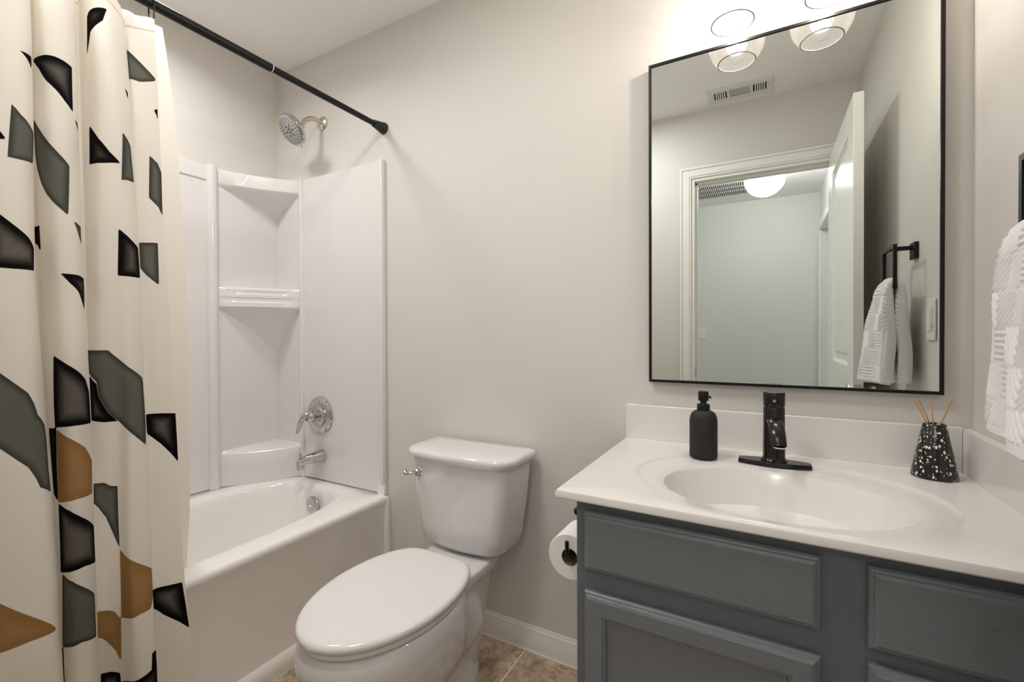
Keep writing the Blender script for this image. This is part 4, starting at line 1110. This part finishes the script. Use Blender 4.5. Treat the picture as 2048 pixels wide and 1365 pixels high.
# ---------------------------------------------------------------- wall plates and vents
sw = thing('dimmer_switch', (0, -0.325, 1.16), 'tall white dimmer switch plate on the right wall, seen in the mirror', 'light switch')
obj('wall_plate', box(-0.006, -0.0005, -0.363, -0.290, 1.101, 1.220), PLATEM, parent=sw, bevel=0.003, seg=3)
obj('rocker', box(-0.0095, -0.005, -0.350, -0.316, 1.128, 1.194), PLATEM, parent=sw, bevel=0.0015)
obj('slider', merge(box(-0.0085, -0.005, -0.311, -0.303, 1.128, 1.194), box(-0.012, -0.006, -0.3125, -0.3015, 1.140, 1.150)), PLATEM, parent=sw, bevel=0.0006)

hs = thing('toggle_switch', (-0.988, YH, 1.13), 'small white toggle switch on the far hall wall, seen in the mirror', 'light switch')
obj('wall_plate', box(-1.025, -0.952, YH + 0.0005, YH + 0.006, 1.073, 1.190), PLATEM, parent=hs, bevel=0.002)
obj('toggle', merge(box(-0.994, -0.983, YH + 0.005, YH + 0.009, 1.118, 1.146), box(-0.9915, -0.9855, YH + 0.008, YH + 0.020, 1.133, 1.143)), PLATEM, parent=hs, bevel=0.0008)

# ceiling supply register: three louvre fields
vx0, vx1, vy0, vy1 = -0.697, -0.384, -1.435, -1.283
cv = thing('ceiling_vent', ((vx0 + vx1) / 2, (vy0 + vy1) / 2, H), 'white slotted ceiling vent above the doorway, seen in the mirror', 'air vent')
def rv(ins, z): return [(vx0 + ins, vy0 + ins, z), (vx1 - ins, vy0 + ins, z), (vx1 - ins, vy1 - ins, z), (vx0 + ins, vy1 - ins, z)]
zz = H - 0.0005
fr = [box(vx0, vx1, vy0, vy0 + 0.034, H - 0.008, zz), box(vx0, vx1, vy1 - 0.034, vy1, H - 0.008, zz), box(vx0, vx0 + 0.030, vy0 + 0.034, vy1 - 0.034, H - 0.008, zz), box(vx1 - 0.030, vx1, vy0 + 0.034, vy1 - 0.034, H - 0.008, zz),
      box(-0.604, -0.590, vy0 + 0.034, vy1 - 0.034, H - 0.008, zz), box(-0.491, -0.477, vy0 + 0.034, vy1 - 0.034, H - 0.008, zz)]
obj('vent_frame', merge(*fr), VENTM, parent=cv, bevel=0.0012)
obj('duct', box(vx0 + 0.03, vx1 - 0.03, vy0 + 0.034, vy1 - 0.034, H - 0.002, zz), DARK, parent=cv, smooth=0)
sl = []
for x0, x1 in ((vx0 + 0.030, -0.604), (-0.477, vx1 - 0.030)):
    k = 6
    for i in range(1, k):
        x = x0 + (x1 - x0) * i / k
        sl.append(box(x - 0.0030, x + 0.0030, vy0 + 0.034, vy1 - 0.034, H - 0.009, H - 0.002))
for i in range(1, 7):
    y = vy0 + 0.034 + (vy1 - vy0 - 0.068) * i / 7
    sl.append(box(-0.590, -0.491, y - 0.0017, y + 0.0017, H - 0.005, H - 0.002))
obj('louvres', merge(*sl), VENTM, parent=cv, smooth=0)
for x in (vx0 + 0.014, vx1 - 0.014):
    obj('screw', lathe([(0.004, 0), (0.003, 0.0015)], (x, (vy0 + vy1) / 2, H - 0.008), 12, (0, 0, -1)), NICKEL, parent=cv)

# return grille on the hall ceiling
gx0, gx1, gy0, gy1 = -1.01, -0.45, -3.39, -2.95
gr = thing('return_grille', ((gx0 + gx1) / 2, (gy0 + gy1) / 2, H), 'white louvred return grille on the hall ceiling, seen in the mirror', 'air vent')
obj('grille_frame', merge(box(gx0, gx1, gy0, gy0 + 0.03, H - 0.008, H - 0.0005), box(gx0, gx1, gy1 - 0.03, gy1, H - 0.008, H - 0.0005), box(gx0, gx0 + 0.03, gy0 + 0.03, gy1 - 0.03, H - 0.008, H - 0.0005), box(gx1 - 0.03, gx1, gy0 + 0.03, gy1 - 0.03, H - 0.008, H - 0.0005),
                          box(gx0 + 0.03, gx1 - 0.03, gy0 + 0.155, gy0 + 0.163, H - 0.008, H - 0.0005), box(gx0 + 0.03, gx1 - 0.03, gy0 + 0.28, gy0 + 0.288, H - 0.008, H - 0.0005)), VENTM, parent=gr, bevel=0.001)
obj('duct', box(gx0 + 0.03, gx1 - 0.03, gy0 + 0.03, gy1 - 0.03, H - 0.002, H - 0.0005), DARK, parent=gr, smooth=0)
gs = []
x = gx0 + 0.045
while x < gx1 - 0.035:
    gs.append(box(x - 0.0035, x + 0.0035, gy0 + 0.03, gy1 - 0.03, H - 0.008, H - 0.002)); x += 0.0165
obj('louvres', merge(*gs), VENTM, parent=gr, smooth=0)

# hall globe light
gl = thing('ceiling_globe_light', (-0.425, -2.66, H), 'glowing white globe light on the hall ceiling, seen in the mirror', 'ceiling lamp')
obj('canopy', lathe([(0.125, 0.0005), (0.125, 0.016), (0.11, 0.022)], (-0.425, -2.66, H), 40, (0, 0, -1)), NICKEL, parent=gl)
gpts = []
for k in range(24):
    t = R(48 - (48 + 90) * k / 23)
    gpts.append((0.140 * math.cos(t), 0.140 * math.sin(t) * 0.92))
obj('globe', lathe(gpts, (-0.425, -2.66, H - 0.020 - 0.096), 48, None, True, False), GLOBE, parent=gl, smooth=60)

# recessed ceiling light over the tub
rl = thing('recessed_light', (-2.16, -0.70, H), 'round recessed ceiling light above the bathtub', 'ceiling lamp')
obj('trim_ring', lathe([(0.140, 0.0005), (0.140, 0.005), (0.120, 0.007), (0.115, 0.002)], (-2.16, -0.70, H), 40, (0, 0, -1), False, False), VENTM, parent=rl)
obj('lens', lathe([(0.0, 0.002), (0.115, 0.002)], (-2.16, -0.70, H), 40, (0, 0, -1), False, False), LENS, parent=rl)
tl_ = light('tub_ceiling_light', 'AREA', (-2.16, -0.70, H - 0.012), TUB_W, (1.0, 0.98, 0.95), 0.23)
tl_.data.shape = 'DISK'; tl_.data.spread = R(155)
# invented fill light: framed panel added mid-ceiling, out of view, to brighten the room
fill_o = thing('added_ceiling_fill', (-1.2, -0.95, H), 'square frosted ceiling panel added out of view as fill light', 'ceiling lamp')
obj('fill_frame', merge(box(-1.37, -1.03, -1.12, -1.085, H - 0.018, H - 0.0005), box(-1.37, -1.03, -0.815, -0.78, H - 0.018, H - 0.0005),
                       box(-1.37, -1.335, -1.085, -0.815, H - 0.018, H - 0.0005), box(-1.065, -1.03, -1.085, -0.815, H - 0.018, H - 0.0005)), VENTM, parent=fill_o, bevel=0.004)
obj('lens', box(-1.335, -1.065, -1.085, -0.815, H - 0.012, H - 0.0005), LENS, parent=fill_o, smooth=0)
light('fill_panel_light', 'AREA', (-1.2, -0.95, H - 0.016), FILL_W, (1.0, 0.98, 0.95), 0.26)
